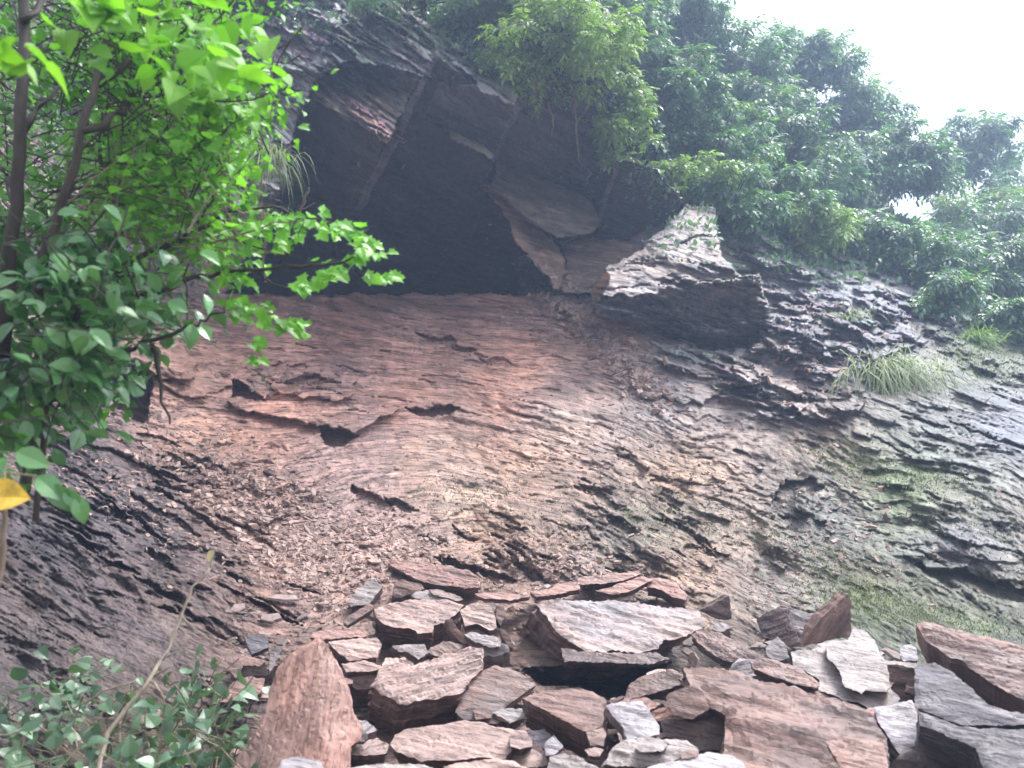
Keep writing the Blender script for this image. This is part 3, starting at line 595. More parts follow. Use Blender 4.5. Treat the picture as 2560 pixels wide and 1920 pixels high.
# right boulders
B('big right-hand boulder with a light sloping top, cut by the picture edge', z9, [(1588,480),(1640,470),(1740,490),(1900,540),(2050,570),(2212,618),(2420,700),(2420,1010),(2212,925),(2100,862),(1980,792),(1905,745),(1855,692),(1785,682),(1730,632),(1640,560)], 'brown', (10, 190), 1.1, .2, .55, dd=-.7, name='boulder', relief=.8)
B('smooth grey-blue rock face stepping out below the big right-hand boulder', z9, [(1582,722),(1700,705),(1800,760),(1925,862),(2010,950),(2212,1000),(2400,1040),(2400,1100),(2212,1062),(2000,1062),(1862,1066),(1700,1010),(1584,962)], 'slate', (0, 60), .9, .15, .3, dd=-.75, name='boulder', relief=.5)
B('lower grey ledge at the bottom right corner', z9, [(1600,985),(1700,1020),(1862,1075),(2212,1092),(2400,1120),(2400,1500),(2100,1500),(1970,1290),(1935,1200),(1780,1130),(1612,1062)], 'slate', (-60, 120), 1.0, .15, .4, dd=-.45, name='boulder', relief=.6)
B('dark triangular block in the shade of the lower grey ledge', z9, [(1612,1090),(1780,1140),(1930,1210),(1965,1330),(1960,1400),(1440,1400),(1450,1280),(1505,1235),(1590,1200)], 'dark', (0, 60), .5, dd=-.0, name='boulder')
# middle
B('broad tilted slab, striped top and dark thick front, in the middle left', z8, [(310,915),(360,800),(400,722),(520,708),(580,762),(700,720),(780,690),(900,660),(1000,652),(1008,700),(1002,790),(895,885),(870,922),(690,972),(490,1012),(400,955)], 'pink', (-40, 150), 1.7, .1, .2, dd=-.1, ang=14, relief=1.4, jag=2.5)
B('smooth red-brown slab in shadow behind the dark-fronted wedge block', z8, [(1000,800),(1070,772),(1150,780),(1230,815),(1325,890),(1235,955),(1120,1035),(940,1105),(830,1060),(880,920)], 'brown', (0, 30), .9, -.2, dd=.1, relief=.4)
B('wedge block with a flat brown top and a long dark front face', z8, [(1240,972),(1370,920),(1450,925),(1560,908),(1672,930),(1772,990),(1745,1050),(1738,1145),(1632,1172),(1500,1112),(1380,1042)], 'brown', (8, 125), 1.5, .15, .2, dd=-.2, relief=.6)
B('small squarish whitish block, palest stone in the heap', z8, [(1755,1015),(1860,992),(1982,990),(2022,1040),(2085,1140),(2085,1190),(1960,1232),(1885,1225),(1862,1150),(1795,1080)], 'white', (-18, 40), 1.0, .3, .12, dd=-.35, name='stone', relief=.8)
B('tiny flat chip standing behind the squarish whitish block', z8, [(1760,990),(1855,955),(1872,968),(1800,1005)], 'pink', (0, 8), .4, dd=-.3, name='stone')
B('broad pinkish slab lying low at the bottom of the heap', z8, [(430,1245),(462,1190),(512,1160),(640,1150),(800,1110),(960,1108),(1130,1150),(1272,1180),(1305,1230),(1285,1275),(1185,1285),(1140,1335),(1000,1332),(860,1352),(700,1352),(622,1368),(530,1322),(462,1292)], 'pink', (0, 60), 1.6, dd=-.1, relief=.8)
B('tan stone resting on the right end of the low pinkish slab', z8, [(1160,1205),(1230,1190),(1300,1212),(1305,1268),(1230,1285),(1172,1270)], 'pink', (0, 20), .8, dd=-.2, name='stone')
B('pale angular chip between the low pinkish slab and the wedge block', z8, [(1378,1255),(1435,1198),(1495,1270),(1440,1318),(1385,1325)], 'white', (0, 18), .7, dd=-.1, name='stone')
B('small stepped stone above the low pinkish slab', z8, [(940,1045),(1000,1035),(1045,1052),(1052,1092),(960,1105)], 'brown', (0, 22), .8, name='stone')
B('grey flaky slab in the shade left of the wedge block', z8, [(1060,1060),(1120,1035),(1240,1036),(1262,1092),(1165,1125),(1120,1090)], 'grey', (0, 22), 1.2, dd=.05)
B('flaky stub of layered rock under the right end of the wedge block', z8, [(1635,1180),(1735,1150),(1760,1190),(1740,1270),(1660,1260)], 'pink', (0, 36), .6, dd=-.2, name='stone')
B('small tan stone below the flaky stub', z8, [(1625,1290),(1690,1270),(1745,1290),(1720,1330),(1650,1325)], 'pink', (0, 16), .9, dd=-.1, name='stone')
B('long red slat across the top of the tall ridged rock', z8, [(-40,565),(60,548),(280,538),(300,560),(285,590),(150,602),(20,612),(-60,600)], 'red', (0, 20), 1.2, dd=-.1)
B('flaky slab in the gap below the long red slat', z8, [(50,625),(200,606),(350,600),(382,640),(352,720),(182,742),(110,690)], 'pink', (0, 26), 1.2)
B('thin bright-edged flake over a black gap beside the tall ridged rock', z8, [(130,762),(280,740),(372,768),(390,790),(300,808),(160,812)], 'pink', (0, 60), 1.4, dd=-.05)
B('small crumbly whitish slab behind the broad tilted slab', z8, [(440,652),(540,640),(640,640),(668,690),(605,735),(545,692),(480,685)], 'pale', (0, 18), 1.2, dd=-.05)
B('round grey pebble beside the tall ridged rock', z8, [(208,1190),(240,1168),(282,1172),(295,1215),(270,1240),(222,1238)], 'grey', (0, 14), .4, dd=-.2, name='stone')
# tall ridged rock
B('tall red-brown rock with a sharp ridge rising from the bottom edge', z7, [(1965,580),(2010,640),(2090,760),(2142,900),(2162,1020),(2212,1100),(2202,1180),(2145,1235),(2145,1500),(1300,1500),(1335,1400),(1490,1240),(1622,1060),(1640,900),(1700,760),(1785,680),(1850,640)], 'red', (20, 60), .7, .0, .4, dd=-.8, ang=75, ridge=(((1950, 585), (1955, 1500)), .17), name='boulder', relief=.7)
B('whitish rounded stone at the bottom edge in front of the ridged rock', z7, [(1690,1420),(1740,1350),(1830,1328),(1960,1358),(2010,1420),(1990,1480),(1720,1480)], 'white', (0, 30), .8, dd=-.5, name='stone', relief=.5)
B('flat reddish slab half hidden in the low leaves', z7, [(1295,1012),(1430,872),(1520,838),(1625,850),(1612,940),(1455,985)], 'brown', (0, 26), 1.3, dd=-.1)
B('dark grey block left of the ridged rock, under a brown lump', z7, [(1470,780),(1500,755),(1640,765),(1650,830),(1560,835),(1450,860)], 'dark', (0, 20), .2)
B('brown lump over the dark grey block', z7, [(1400,722),(1490,700),(1640,748),(1600,772),(1495,770),(1455,850),(1400,800)], 'brown', (0, 14), .9, dd=-.1)
B('small dark slab above the brown lump', z7, [(1500,592),(1560,580),(1645,600),(1655,660),(1545,702),(1520,650)], 'slate', (0, 18), .9)
B('pale narrow stone leaning on the tall ridged rock', z7, [(1658,690),(1700,650),(1745,652),(1712,722),(1655,825)], 'grey', (-5, 12), .5)
B('pink angular stone among the low leaves', z7, [(850,1105),(900,1032),(990,1042),(1005,1110),(905,1155)], 'pink', (0, 20), .8, dd=-.1, name='stone')
B('long dull brown slab under the low leaves at the bottom left', z7, [(930,1350),(1100,1180),(1235,1098),(1210,1200),(1110,1340),(980,1440)], 'brown', (0, 30), 1.0, .2, dd=-.1)
B('dull brown slab at the lower left edge of the ridged rock', z7, [(600,1380),(800,1250),(930,1240),(900,1350),(760,1460)], 'dark', (0, 30), 1.0, dd=-.1)
# bottom right
B('great brown slab filling the bottom right of the heap', z9, [(248,732),(400,728),(640,768),(900,848),(1262,950),(1340,1000),(1382,1082),(1425,1130),(1448,1500),(560,1500),(480,1260),(490,1120),(492,1010),(402,962),(362,872),(290,830)], 'brown', (-70, 60), 1.35, .15, .3, dd=-.25, ang=-14, jag=2.5, relief=.9)
B('layered raised plate on the lower right of the great brown slab', z9, [(1065,1155),(1180,1130),(1300,1140),(1400,1150),(1425,1260),(1440,1500),(1230,1500),(1130,1260)], 'brown', (0, 20), 1.3, .15, dd=-.42, ang=-14)
B('squarish brown stone perched on the left corner of the great slab', z9, [(150,905),(172,880),(300,832),(362,870),(402,968),(300,1032),(202,1012),(162,962)], 'brown', (6, 10), .5, dd=-.45, name='stone', relief=.6)
B('slanting brown slab between the black hollow and the great slab', z9, [(-60,830),(0,790),(180,742),(300,800),(182,852),(0,905),(-100,930)], 'brown', (-6, 28), 1.2, .2, dd=-.1)
B('added dark block standing in for shade under the perched stone', z9, [(120,1020),(200,1030),(320,1050),(480,1000),(490,1200),(350,1215),(130,1120)], 'dark', (0, 40), .7, dd=.0)  # added block; its dark material stands in for shade on the slope
B('grey layered slab in the bottom middle right', z9, [(-90,1150),(0,1130),(120,1142),(270,1150),(332,1208),(345,1252),(220,1262),(130,1295),(0,1310),(-220,1300),(-160,1200)], 'pale', (0, 26), 1.5, dd=-.2, relief=1.5)
B('whitish pink slab at the bottom edge in front of the great slab', z9, [(80,1300),(260,1250),(400,1218),(520,1232),(600,1290),(640,1400),(500,1480),(60,1450),(-40,1340)], 'white', (0, 26), 1.4, dd=-.3, relief=.6)
B('small flat stone on the grey layered slab', z9, [(225,1230),(280,1208),(338,1215),(335,1250),(240,1262)], 'brown', (0, 10), 1.0, dd=-.4, name='stone')
B('rounded flat stone below the squarish whitish block', z8, [(1935,1275),(2010,1208),(2080,1220),(2135,1262),(2110,1295),(1965,1300)], 'pale', (0, 12), 1.2, dd=-.35, name='stone')
B('sharp pinkish slab at the bottom middle edge', z8, [(1410,1330),(1500,1308),(1600,1338),(1710,1400),(1720,1470),(1390,1470)], 'pale', (0, 26), 1.2, dd=-.2)
B('pale flat slab along the bottom edge under the low pinkish slab', z8, [(160,1400),(400,1368),(620,1378),(700,1400),(760,1470),(140,1470)], 'pale', (0, 26), 1.4, dd=-.3)
B('pinkish broken slab right of the pale bottom edge slab', z8, [(760,1390),(900,1362),(1050,1345),(1200,1360),(1290,1420),(1200,1500),(780,1480)], 'pink', (0, 26), 1.4, dd=-.2)
B('flat block bedded in the dark gap under the wedge block', z8, [(1280,1180),(1380,1160),(1450,1230),(1400,1290),(1300,1260)], 'slate', (0, 24), .9, dd=.15)

rf = random.Random(23); kf = 0
while kf < 60:
    x = rf.uniform(560, 2450); y = 1450+470*rf.random()**.8
    if inpoly(np.array([x]), np.array([y]), [z8(p) for p in [(1130,740),(1500,740),(2150,740),(2000,960),(1700,1000),(1200,900)]])[0] or (x > 1980 and y < 1620) or (x < 800 and y < 1500) or (1270 < x < 1760 and y < 1650): continue
    kf += 1; rr_ = rf.uniform(16, 44)*(.7+(y-1400)/700); kk = rf.randint(5, 7); a0 = rf.random()*6
    poly = [(x+rr_*rf.uniform(.7, 1.2)*math.cos(a0+6.283*q/kk)*1.35, y+rr_*rf.uniform(.6, 1.1)*math.sin(a0+6.283*q/kk)*.62) for q in range(kk)]
    B('broken stone wedged in the gaps between the larger fallen slabs', zi, poly, rf.choice(['brown', 'brown', 'dark', 'pink', 'red', 'grey']), (rf.uniform(-8, 8), rr_*rf.uniform(.5, 1.0)), rf.uniform(.5, 1.8), rf.uniform(-.6, .6), .18, rf.uniform(.05, .22), rf.uniform(-50, 50), group='broken stones between the slabs')
# ------------------------------------------------------------------ loose fragments: nobody could count them
def shards(name, spots, m, label, cat):
    vs, fs = [], []
    for (p, n, s, fl_) in spots:
        ax = Vector((rnd.gauss(0, 1), rnd.gauss(0, 1), rnd.gauss(0, .4))); n2 = (n+Vector((rnd.gauss(0, .35), rnd.gauss(0, .35), rnd.gauss(0, .35)))).normalized()
        ax = (ax-n2*ax.dot(n2)).normalized(); ay = n2.cross(ax); kk = rnd.randint(4, 6); b0 = len(vs)
        el = rnd.uniform(1.0, 2.4); th = s*rnd.uniform(.2, .6)*fl_
        rr = [(rnd.uniform(.65, 1.1)) for _ in range(kk)]
        for lv, sc in ((th*.5, rnd.uniform(.75, .95)), (-th*.7, 1.0)):
            for i in range(kk):
                a = 2*math.pi*i/kk+.3; vs.append(p+n2*(lv+rnd.uniform(-.1, .1)*th)+(ax*math.cos(a)*el+ay*math.sin(a))*s*rr[i]*sc)
        fs.append(tuple(range(b0, b0+kk))); fs.append(tuple(range(b0+2*kk-1, b0+kk-1, -1)))
        for i in range(kk): fs.append((b0+i, b0+kk+i, b0+kk+(i+1) % kk, b0+(i+1) % kk))
    return tag(mesh_obj(name, vs, fs, m), label, cat, kind='stuff')
def frag_mat(name, a, b_):
    m, t, b = mat(name); geo = N(t, 'ShaderNodeNewGeometry')
    r = ramp(t, geo.outputs['Random Per Island'], [(0, a), (1, b_)])
    n = noise_n(t, N(t, 'ShaderNodeTexCoord').outputs['Object'], (30, 30, 60), 4); rr = ramp(t, n.outputs[0], [(.3, .7), (.7, 1.3)])
    t.links.new(mixc(t, 'MULTIPLY', 1.0, r.outputs[0], rr.outputs[0]), b.inputs['Base Color']); b.inputs['Roughness'].default_value = .6
    t.links.new(bump(t, n.outputs[0], .006), b.inputs['Normal']); return m
sp = []
def blob(cx_, cy_, rx, ry, n, s0, s1, rot=0, fl_=1.0, lst=None):
    lst = sp if lst is None else lst
    for _ in range(n):
        a, b = rnd.gauss(0, .5), rnd.gauss(0, .5); c_, s_ = math.cos(rot), math.sin(rot)
        x = cx_+a*rx*c_-b*ry*s_; y = cy_+a*rx*s_+b*ry*c_
        p, nn, d = at(x, y); s = (s0+(s1-s0)*rnd.random()**2.5)*d/2459
        lst.append((p+nn*s*.15, nn, s, fl_))
blob(620, 1230, 330, 110, 1700, 2.5, 11, .45); blob(800, 1400, 230, 130, 1500, 2.5, 10, .3); blob(900, 1330, 260, 110, 700, 2, 7)
blob(300, 1250, 350, 110, 700, 2, 9, .45); blob(1300, 1180, 500, 180, 500, 1.5, 6); blob(1480, 830, 230, 45, 900, 2, 12, .85); blob(1620, 960, 120, 60, 350, 2, 10, .7); blob(1350, 790, 120, 70, 200, 2, 6, .9)
blob(1700, 1250, 450, 150, 500, 2, 8, .4); blob(2100, 1350, 350, 180, 450, 2, 9); blob(2050, 900, 200, 120, 350, 3, 12); blob(1300, 1420, 600, 80, 1300, 2.5, 10)
blob(720, 950, 150, 40, 120, 3, 12); blob(1100, 870, 150, 40, 80, 2, 8, .3)
shards('rock_fragments', sp, frag_mat('fragment_rock', (.16, .10, .085), (.36, .25, .21)), 'loose red-brown rock chips strewn over the slope', 'rock chips')
sp2 = []; VOID = [z8(p) for p in [(1130,740),(1500,740),(2150,740),(2000,960),(1700,1000),(1200,900)]]
while len(sp2) < 2300:
    x = rnd.uniform(560, 2640); y = 1450+540*rnd.random()
    if inpoly(np.array([x]), np.array([y]), VOID)[0] or (y < 1510 and rnd.random() < .6) or (x > 2000 and y < 1640): continue
    p, nn, d = at(x, y); s = (3+18*rnd.random()**4)*d/2459
    sp2.append((p+nn*rnd.uniform(-.05, .05), Vector((0, -.3, 1)).normalized(), s, .7))
shards('rubble', sp2, frag_mat('rubble_rock', (.10, .07, .06), (.30, .22, .20)), 'small broken stones filling the gaps between the fallen slabs', 'rubble')  # rubble coloured darker to paint shade into the gaps

# ------------------------------------------------------------------ plants
def tube(pts, r0, r1, vs, fs, n=6):
    ring = []; L = len(pts)
    for i, p in enumerate(pts):
        d = (pts[min(i+1, L-1)]-pts[max(i-1, 0)]).normalized(); a = d.orthogonal().normalized(); b = d.cross(a); r = r0+(r1-r0)*i/(L-1)
        ring.append(len(vs)); vs += [p+(a*math.cos(2*math.pi*k/n)+b*math.sin(2*math.pi*k/n))*r for k in range(n)]
    for i in range(L-1):
        for k in range(n): fs.append((ring[i]+k, ring[i]+(k+1) % n, ring[i+1]+(k+1) % n, ring[i+1]+k))
    fs.append(tuple(range(ring[-1], ring[-1]+n))); fs.append(tuple(range(ring[0]+n-1, ring[0]-1, -1)))
def wob(pts, n, amp):
    out = []
    for a, b in zip(pts[:-1], pts[1:]):
        for i in range(n): out.append(a.lerp(b, i/n)+Vector((rnd.gauss(0, 1), rnd.gauss(0, 1), rnd.gauss(0, 1)))*amp)
    return out+[pts[-1]]
SHAPES = {
 'lobed': [(0, .05), (.18, .16), (.42, .10), (.34, .34), (.52, .50), (.28, .55), (.22, .78), (0, 1.0)],
 'oval': [(0, 0), (.16, .12), (.30, .35), (.30, .58), (.16, .82), (0, 1.0)],
 'heart': [(0, .10), (.22, 0), (.42, .15), (.44, .38), (.30, .62), (.14, .82), (0, 1.0)],
 'round': [(0, 0), (.16, .02), (.30, .10), (.40, .22), (.44, .38), (.43, .52), (.37, .68), (.27, .80), (.14, .91), (0, 1.0)],
 'narrow': [(0, 0), (.08, .15), (.13, .4), (.11, .65), (.05, .88), (0, 1.0)],
 'tiny': [(0, 0), (.22, .4), (0, 1.0)]}
def leaf(p, d, n, s, shape, vs, fs, fold=.25, droop=.25):
    """blade from p along d, facing n, folded along the midrib and drooping at the tip"""
    d = d.normalized(); sd = d.cross(n)
    if sd.length < 1e-4: sd = d.orthogonal()
    sd.normalize(); n = sd.cross(d); pr = SHAPES[shape]; b = len(vs); k = len(pr)
    mid = [p+d*(y*s)-n*(droop*s*y*y) for _, y in pr]
    vs += mid
    vs += [mid[i]+sd*(x*s)+n*(fold*x*s) for i, (x, _) in enumerate(pr)][1:-1]
    vs += [mid[i]-sd*(x*s)+n*(fold*x*s) for i, (x, _) in enumerate(pr)][1:-1]
    Rr = lambda i: b+k+i-1; Ll = lambda i: b+k+(k-2)+i-1
    fs.append((b, Rr(1), b+1)); fs.append((b, b+1, Ll(1)))
    for i in range(1, k-2):
        fs.append((b+i, Rr(i), Rr(i+1), b+i+1)); fs.append((b+i, b+i+1, Ll(i+1), Ll(i)))
    fs.append((b+k-2, Rr(k-2), b+k-1)); fs.append((b+k-2, b+k-1, Ll(k-2)))
def rv(s=1.0): return Vector((rnd.gauss(0, s), rnd.gauss(0, s), rnd.gauss(0, s)))
def near_leaves(regs, shape, px0, px1, vs, fs, out=Vector((.5, -.4, -.25)), nz=.9, tw=None):
    """regs: (polygon, count, depth near, depth far)"""
    for poly, cnt, d0, d1 in regs:
        xs_ = [q[0] for q in poly]; ys_ = [q[1] for q in poly]; c = 0; cl = []
        while c < cnt:
            if not cl or rnd.random() < .12:
                x = rnd.uniform(min(xs_), max(xs_)); y = rnd.uniform(min(ys_), max(ys_))
                if not inpoly(np.array([x]), np.array([y]), poly)[0]: continue
                cl = [(x, y, rnd.uniform(d0, d1), (out+rv(.5)).normalized())]
                if tw is not None:
                    q = P(x, y, cl[0][2]); tube(wob([q-cl[0][3]*.22-Vector((0, 0, .03)), q, q+cl[0][3]*.16], 3, .006), .0035, .0015, tw[0], tw[1], 4)
            x, y, dd_, dr_ = cl[0]
            q = P(x, y, dd_)+rv(.055)*(dd_/3); s = rnd.uniform(px0, px1)*3.2/F
            leaf(q, (dr_+rv(.55)), (Vector((0, -.25, nz))+rv(.35)).normalized(), s, shape, vs, fs, rnd.uniform(.1, .4), rnd.uniform(.05, .45)); c += 1
def plant(name, label, cat, base, parts, group=None):
    t = empty(name, base, label, cat, group)
    for nm, vs, fs, m, sm in parts:
        if fs: mesh_obj(nm, vs, fs, m, t, sm)
    return t
# --- tree with the thick vertical trunk at the left edge
tv, tf = [], []
tube(wob([P(10, 900, 3.05), P(25, 640, 3.0), P(45, 450, 3.0), P(55, 280, 3.0), P(60, 0, 3.1), P(80, -300, 3.2)], 3, .004), .024, .015, tv, tf, 10)
for a, b in (((50, 330), (160, 200)), ((55, 200), (-60, 60)), ((60, 60), (170, -60)), ((45, 480), (-50, 380))):
    tube(wob([P(*a, 3.05), P(*b, 3.3)], 4, .01), .014, .005, tv, tf, 6)
cv, cf = [], []; wv, wf = [], []
near_leaves([([(-200, -200), (420, -200), (330, 120), (260, 330), (230, 560), (0, 620), (-200, 600)], 4200, 3.15, 5.2)], 'heart', 14, 33, cv, cf, tw=(wv, wf))
plant('broadleaf_tree', 'leafy tree with a thick dark upright trunk at the left picture edge', 'tree', P(10, 900, 3.05), [('trunk', tv, tf, M_BARK, True), ('crown', cv, cf, M_LEAFD, False), ('twigs', wv, wf, M_BARK, False)], 'green broadleaf trees at the left')
# --- tree with slanting trunk
tv, tf = [], []
tube(wob([P(90, 760, 2.9), P(120, 620, 2.9), P(170, 460, 2.9), P(205, 330, 2.9), P(240, 200, 3.0), P(290, 20, 3.1), P(330, -250, 3.2)], 3, .004), .016, .010, tv, tf, 10)
tube(wob([P(205, 330, 2.9), P(330, 250, 3.2), P(480, 170, 3.3), P(640, 120, 3.3)], 4, .01), .013, .004, tv, tf, 6)
tube(wob([P(240, 200, 3.0), P(380, 120, 3.2), P(520, 20, 3.2)], 4, .01), .013, .004, tv, tf, 6)
cv, cf = [], []; wv, wf = [], []
near_leaves([([(200, -150), (640, -150), (650, 120), (690, 250), (600, 330), (570, 420), (420, 520), (260, 500), (220, 300)], 3800, 2.95, 4.2)], 'heart', 14, 33, cv, cf, tw=(wv, wf))
lv, lf = [], []
near_leaves([([(150, -120), (660, -100), (680, 60), (640, 160), (400, 170), (250, 120), (150, 60)], 150, 2.3, 2.95), ([(-80, 60), (40, 60), (100, 130), (50, 170), (-60, 190)], 12, 1.8, 2.1), ([(480, 100), (640, 140), (680, 240), (600, 330), (520, 260)], 50, 2.6, 3.1)], 'heart', 34, 68, lv, lf)
plant('broadleaf_tree', 'leafy tree with a slanting dark trunk and large lime green leaves overhead', 'tree', P(90, 760, 2.9), [('trunk', tv, tf, M_BARK, True), ('crown', cv, cf, M_LEAF, False), ('large_leaves', lv, lf, M_LEAFY, False), ('twigs', wv, wf, M_BARK, False)], 'green broadleaf trees at the left')
# --- sapling reaching right over the slab
tv, tf = [], []
br = [([(60, 1250, 3.6), (110, 1000, 3.5), (130, 860, 3.45), (200, 780, 3.4), (310, 665, 3.35), (400, 620, 3.3), (480, 585, 3.3), (560, 535, 3.3)], .022, .006),
      ([(310, 665, 3.35), (275, 540, 3.4), (250, 400, 3.4), (255, 280, 3.4)], .010, .005), ([(480, 585, 3.3), (530, 500, 3.3), (545, 410, 3.3)], .006, .003),
      ([(400, 730, 3.3), (500, 690, 3.25), (620, 672, 3.2), (750, 665, 3.15), (860, 652, 3.1), (915, 628, 3.1)], .009, .0025),
      ([(560, 535, 3.3), (680, 520, 3.25), (770, 540, 3.2), (890, 570, 3.15)], .006, .002), ([(860, 655, 3.1), (900, 690, 3.1), (950, 715, 3.1)], .003, .0015),
      ([(200, 780, 3.4), (290, 740, 3.35), (400, 730, 3.3)], .012, .009), ([(640, 665, 3.2), (670, 700, 3.2), (740, 730, 3.15)], .004, .0015), ([(560, 550, 3.25), (600, 600, 3.2), (690, 640, 3.2)], .004, .002),
      ([(700, 655, 3.15), (745, 600, 3.15), (760, 540, 3.15)], .003, .0015)]
for pl, a, b in br: tube(wob([P(*q) for q in pl], 4, .004), a, b, tv, tf, 7)
cv, cf = [], []; wv, wf = [], []
near_leaves([([(230, 480), (420, 400), (590, 450), (660, 520), (660, 600), (560, 640), (400, 640), (250, 640)], 800, 3.0, 3.8), ([(250, 330), (450, 300), (590, 330), (570, 440), (300, 480)], 600, 3.0, 3.8)], 'lobed', 20, 38, cv, cf, tw=(wv, wf))
for (x, y, d, n_, r_) in [(660, 560, 3.2, 16, 40), (730, 555, 3.2, 22, 40), (790, 565, 3.15, 16, 35), (840, 570, 3.12, 14, 22), (900, 585, 3.1, 8, 14), (910, 610, 3.1, 9, 18), (950, 630, 3.1, 7, 14), (880, 640, 3.1, 10, 22), (830, 670, 3.12, 12, 26), (800, 685, 3.12, 9, 22), (930, 690, 3.1, 9, 18), (975, 690, 3.1, 7, 14), (750, 710, 3.15, 14, 22), (690, 590, 3.2, 12, 28), (600, 700, 3.2, 14, 35),
                           (590, 760, 3.2, 20, 40), (660, 780, 3.2, 18, 36), (720, 820, 3.2, 18, 34), (640, 850, 3.2, 8, 20), (620, 900, 3.2, 5, 14), (560, 680, 3.25, 14, 30), (540, 620, 3.25, 16, 40), (610, 620, 3.2, 12, 30)]:
    for _ in range(n_):
        q = P(x+rnd.gauss(0, r_*.6), y+rnd.gauss(0, r_*.4), d+rnd.uniform(-.1, .1))
        leaf(q, Vector((rnd.uniform(-.3, 1), rnd.uniform(-.8, .2), rnd.uniform(-.6, .1))), (Vector((0, -.7, .8))+rv(.35)).normalized(), rnd.uniform(22, 42)*3.2/F, 'lobed', cv, cf, rnd.uniform(.1, .35), rnd.uniform(.1, .4))
plant('sapling', 'sapling whose thin branches with lobed bright leaves reach over the red slab', 'sapling', P(60, 1250, 3.6), [('trunk', tv, tf, M_BARK, True), ('crown', cv, cf, M_LEAF, False), ('twigs', wv, wf, M_TWIG, False)])
# --- glossy shrub
tv, tf = [], []
for pl in ([(90, 1300), (110, 1050), (140, 880), (60, 780), (0, 740)], [(120, 1000), (240, 920), (330, 870), (450, 825), (520, 795), (560, 765)], [(140, 880), (230, 700), (330, 640)], [(380, 860), (400, 960), (425, 1060)], [(130, 950), (0, 900), (-100, 880)]):
    tube(wob([P(*q, 3.0) for q in pl], 4, .006), .010, .003, tv, tf, 6)
cv, cf = [], []; wv, wf = [], []
near_leaves([([(-150, 560), (150, 560), (300, 640), (400, 760), (330, 880), (240, 980), (160, 1060), (60, 1100), (-150, 1150)], 1500, 2.7, 3.6), ([(150, 640), (420, 680), (540, 760), (500, 830), (250, 800)], 90, 2.8, 3.0)], 'oval', 30, 62, cv, cf, out=Vector((.7, -.1, -.55)), nz=.7, tw=(wv, wf))
gv, gf = [], []
near_leaves([([(-150, 950), (200, 1000), (230, 1150), (120, 1250), (-150, 1250)], 60, 2.6, 3.2), ([(-150, 650), (250, 700), (300, 850), (200, 1000), (-150, 1000)], 700, 3.3, 3.9)], 'heart', 22, 42, gv, gf, out=Vector((.6, -.2, -.4)))
plant('glossy_shrub', 'dark shrub with long drooping leaves that shine grey at the left edge', 'shrub', P(90, 1300, 3.0), [('stem', tv, tf, M_BARK, True), ('foliage', cv, cf, M_GLOSS, False), ('broad_leaves', gv, gf, M_LEAFD, False), ('twigs', wv, wf, M_BARK, False)])
# --- sprig with yellow leaf
tv, tf = [], []; tube(wob([P(-10, 1500, 2.3), P(8, 1380, 2.3), P(15, 1250, 2.3), P(10, 1180, 2.3)], 3, .002), .008, .004, tv, tf, 7)
tube(wob([P(12, 1180, 2.3), P(90, 1190, 2.4), P(160, 1220, 2.5), P(210, 1260, 2.5)], 3, .003), .003, .0015, tv, tf, 5)
yv, yf = [], []; leaf(P(-38, 1245, 2.25), Vector((1, -.1, .12)), Vector((0, -.9, .5)), .095, 'round', yv, yf, .35, .3)
cv, cf = [], []
for (x, y, s, dx, dz) in [(20, 1150, .08, -.3, -.6), (40, 1130, .09, .9, -.3), (90, 1190, .09, .9, -.6), (130, 1210, .08, .6, -.8), (165, 1220, .06, .5, -.7), (195, 1240, .07, .3, -.9), (0, 1170, .09, .2, -.9)]:
    leaf(P(x, y, 2.4), Vector((dx, -.2, dz)), (Vector((0, -.8, .6))+rv(.2)).normalized(), s, 'oval', cv, cf)
plant('sprig', 'small sprig with a single yellow leaf at the left picture edge', 'sprig', P(-10, 1500, 2.3), [('stem', tv, tf, M_TWIG, True), ('yellow_leaf', yv, yf, M_YEL, False), ('foliage', cv, cf, M_GLOSS, False)])
# --- low plants bottom left
for i, (label, regs, c) in enumerate([
    ('low leafy creeper spreading under the bare leaning branch', [([(150, 1690), (360, 1650), (520, 1650), (640, 1720), (660, 1800), (560, 1860), (330, 1830), (180, 1780)], 210, 3.6, 4.5)], (400, 1850)),
    ('low leafy plant filling the bottom left corner of the picture', [([(-60, 1680), (150, 1690), (220, 1800), (250, 1960), (-80, 1980)], 170, 3.2, 4.2)], (60, 1980)),
    ('low leafy plant at the bottom edge, left of the ridged rock', [([(240, 1820), (420, 1800), (600, 1820), (560, 1960), (240, 1980)], 150, 3.2, 3.9)], (420, 1980))]):
    cv, cf = [], []; wv, wf = [], []
    near_leaves(regs, 'heart', 28, 58, cv, cf, out=Vector((.2, -.5, .3)), nz=.8, tw=(wv, wf))
    tv, tf = [], []
    for _ in range(9):
        x = c[0]+rnd.uniform(-160, 200); tube(wob([P(x, c[1]+60, 4.2), P(x+rnd.uniform(-60, 90), c[1]-80, 4.0), P(x+rnd.uniform(-80, 160), c[1]-rnd.uniform(120, 200), 3.9)], 4, .006), .004, .0015, tv, tf, 5)
    plant('low_plant', label, 'plant', P(c[0], c[1], 4.0), [('stem', tv, tf, M_TWIG, False), ('foliage', cv, cf, M_LOW, False), ('twigs', wv, wf, M_TWIG, False)], 'low plants in the bottom left corner')
tv, tf = [], []
for pl, a, b in [([(-30, 1850), (70, 1820), (170, 1780), (260, 1730), (340, 1700)], .004, .0025), ([(45, 1890), (60, 1840), (85, 1820)], .003, .002), ([(0, 1930), (150, 1890), (260, 1860)], .003, .002)]:
    tube(wob([P(*q, 3.4) for q in pl], 4, .003), a, b, tv, tf, 5)
tag(mesh_obj('dry_runner', tv, tf, M_DEAD, None, True), 'thin pale runner trailing up from the bottom left corner', 'stem')
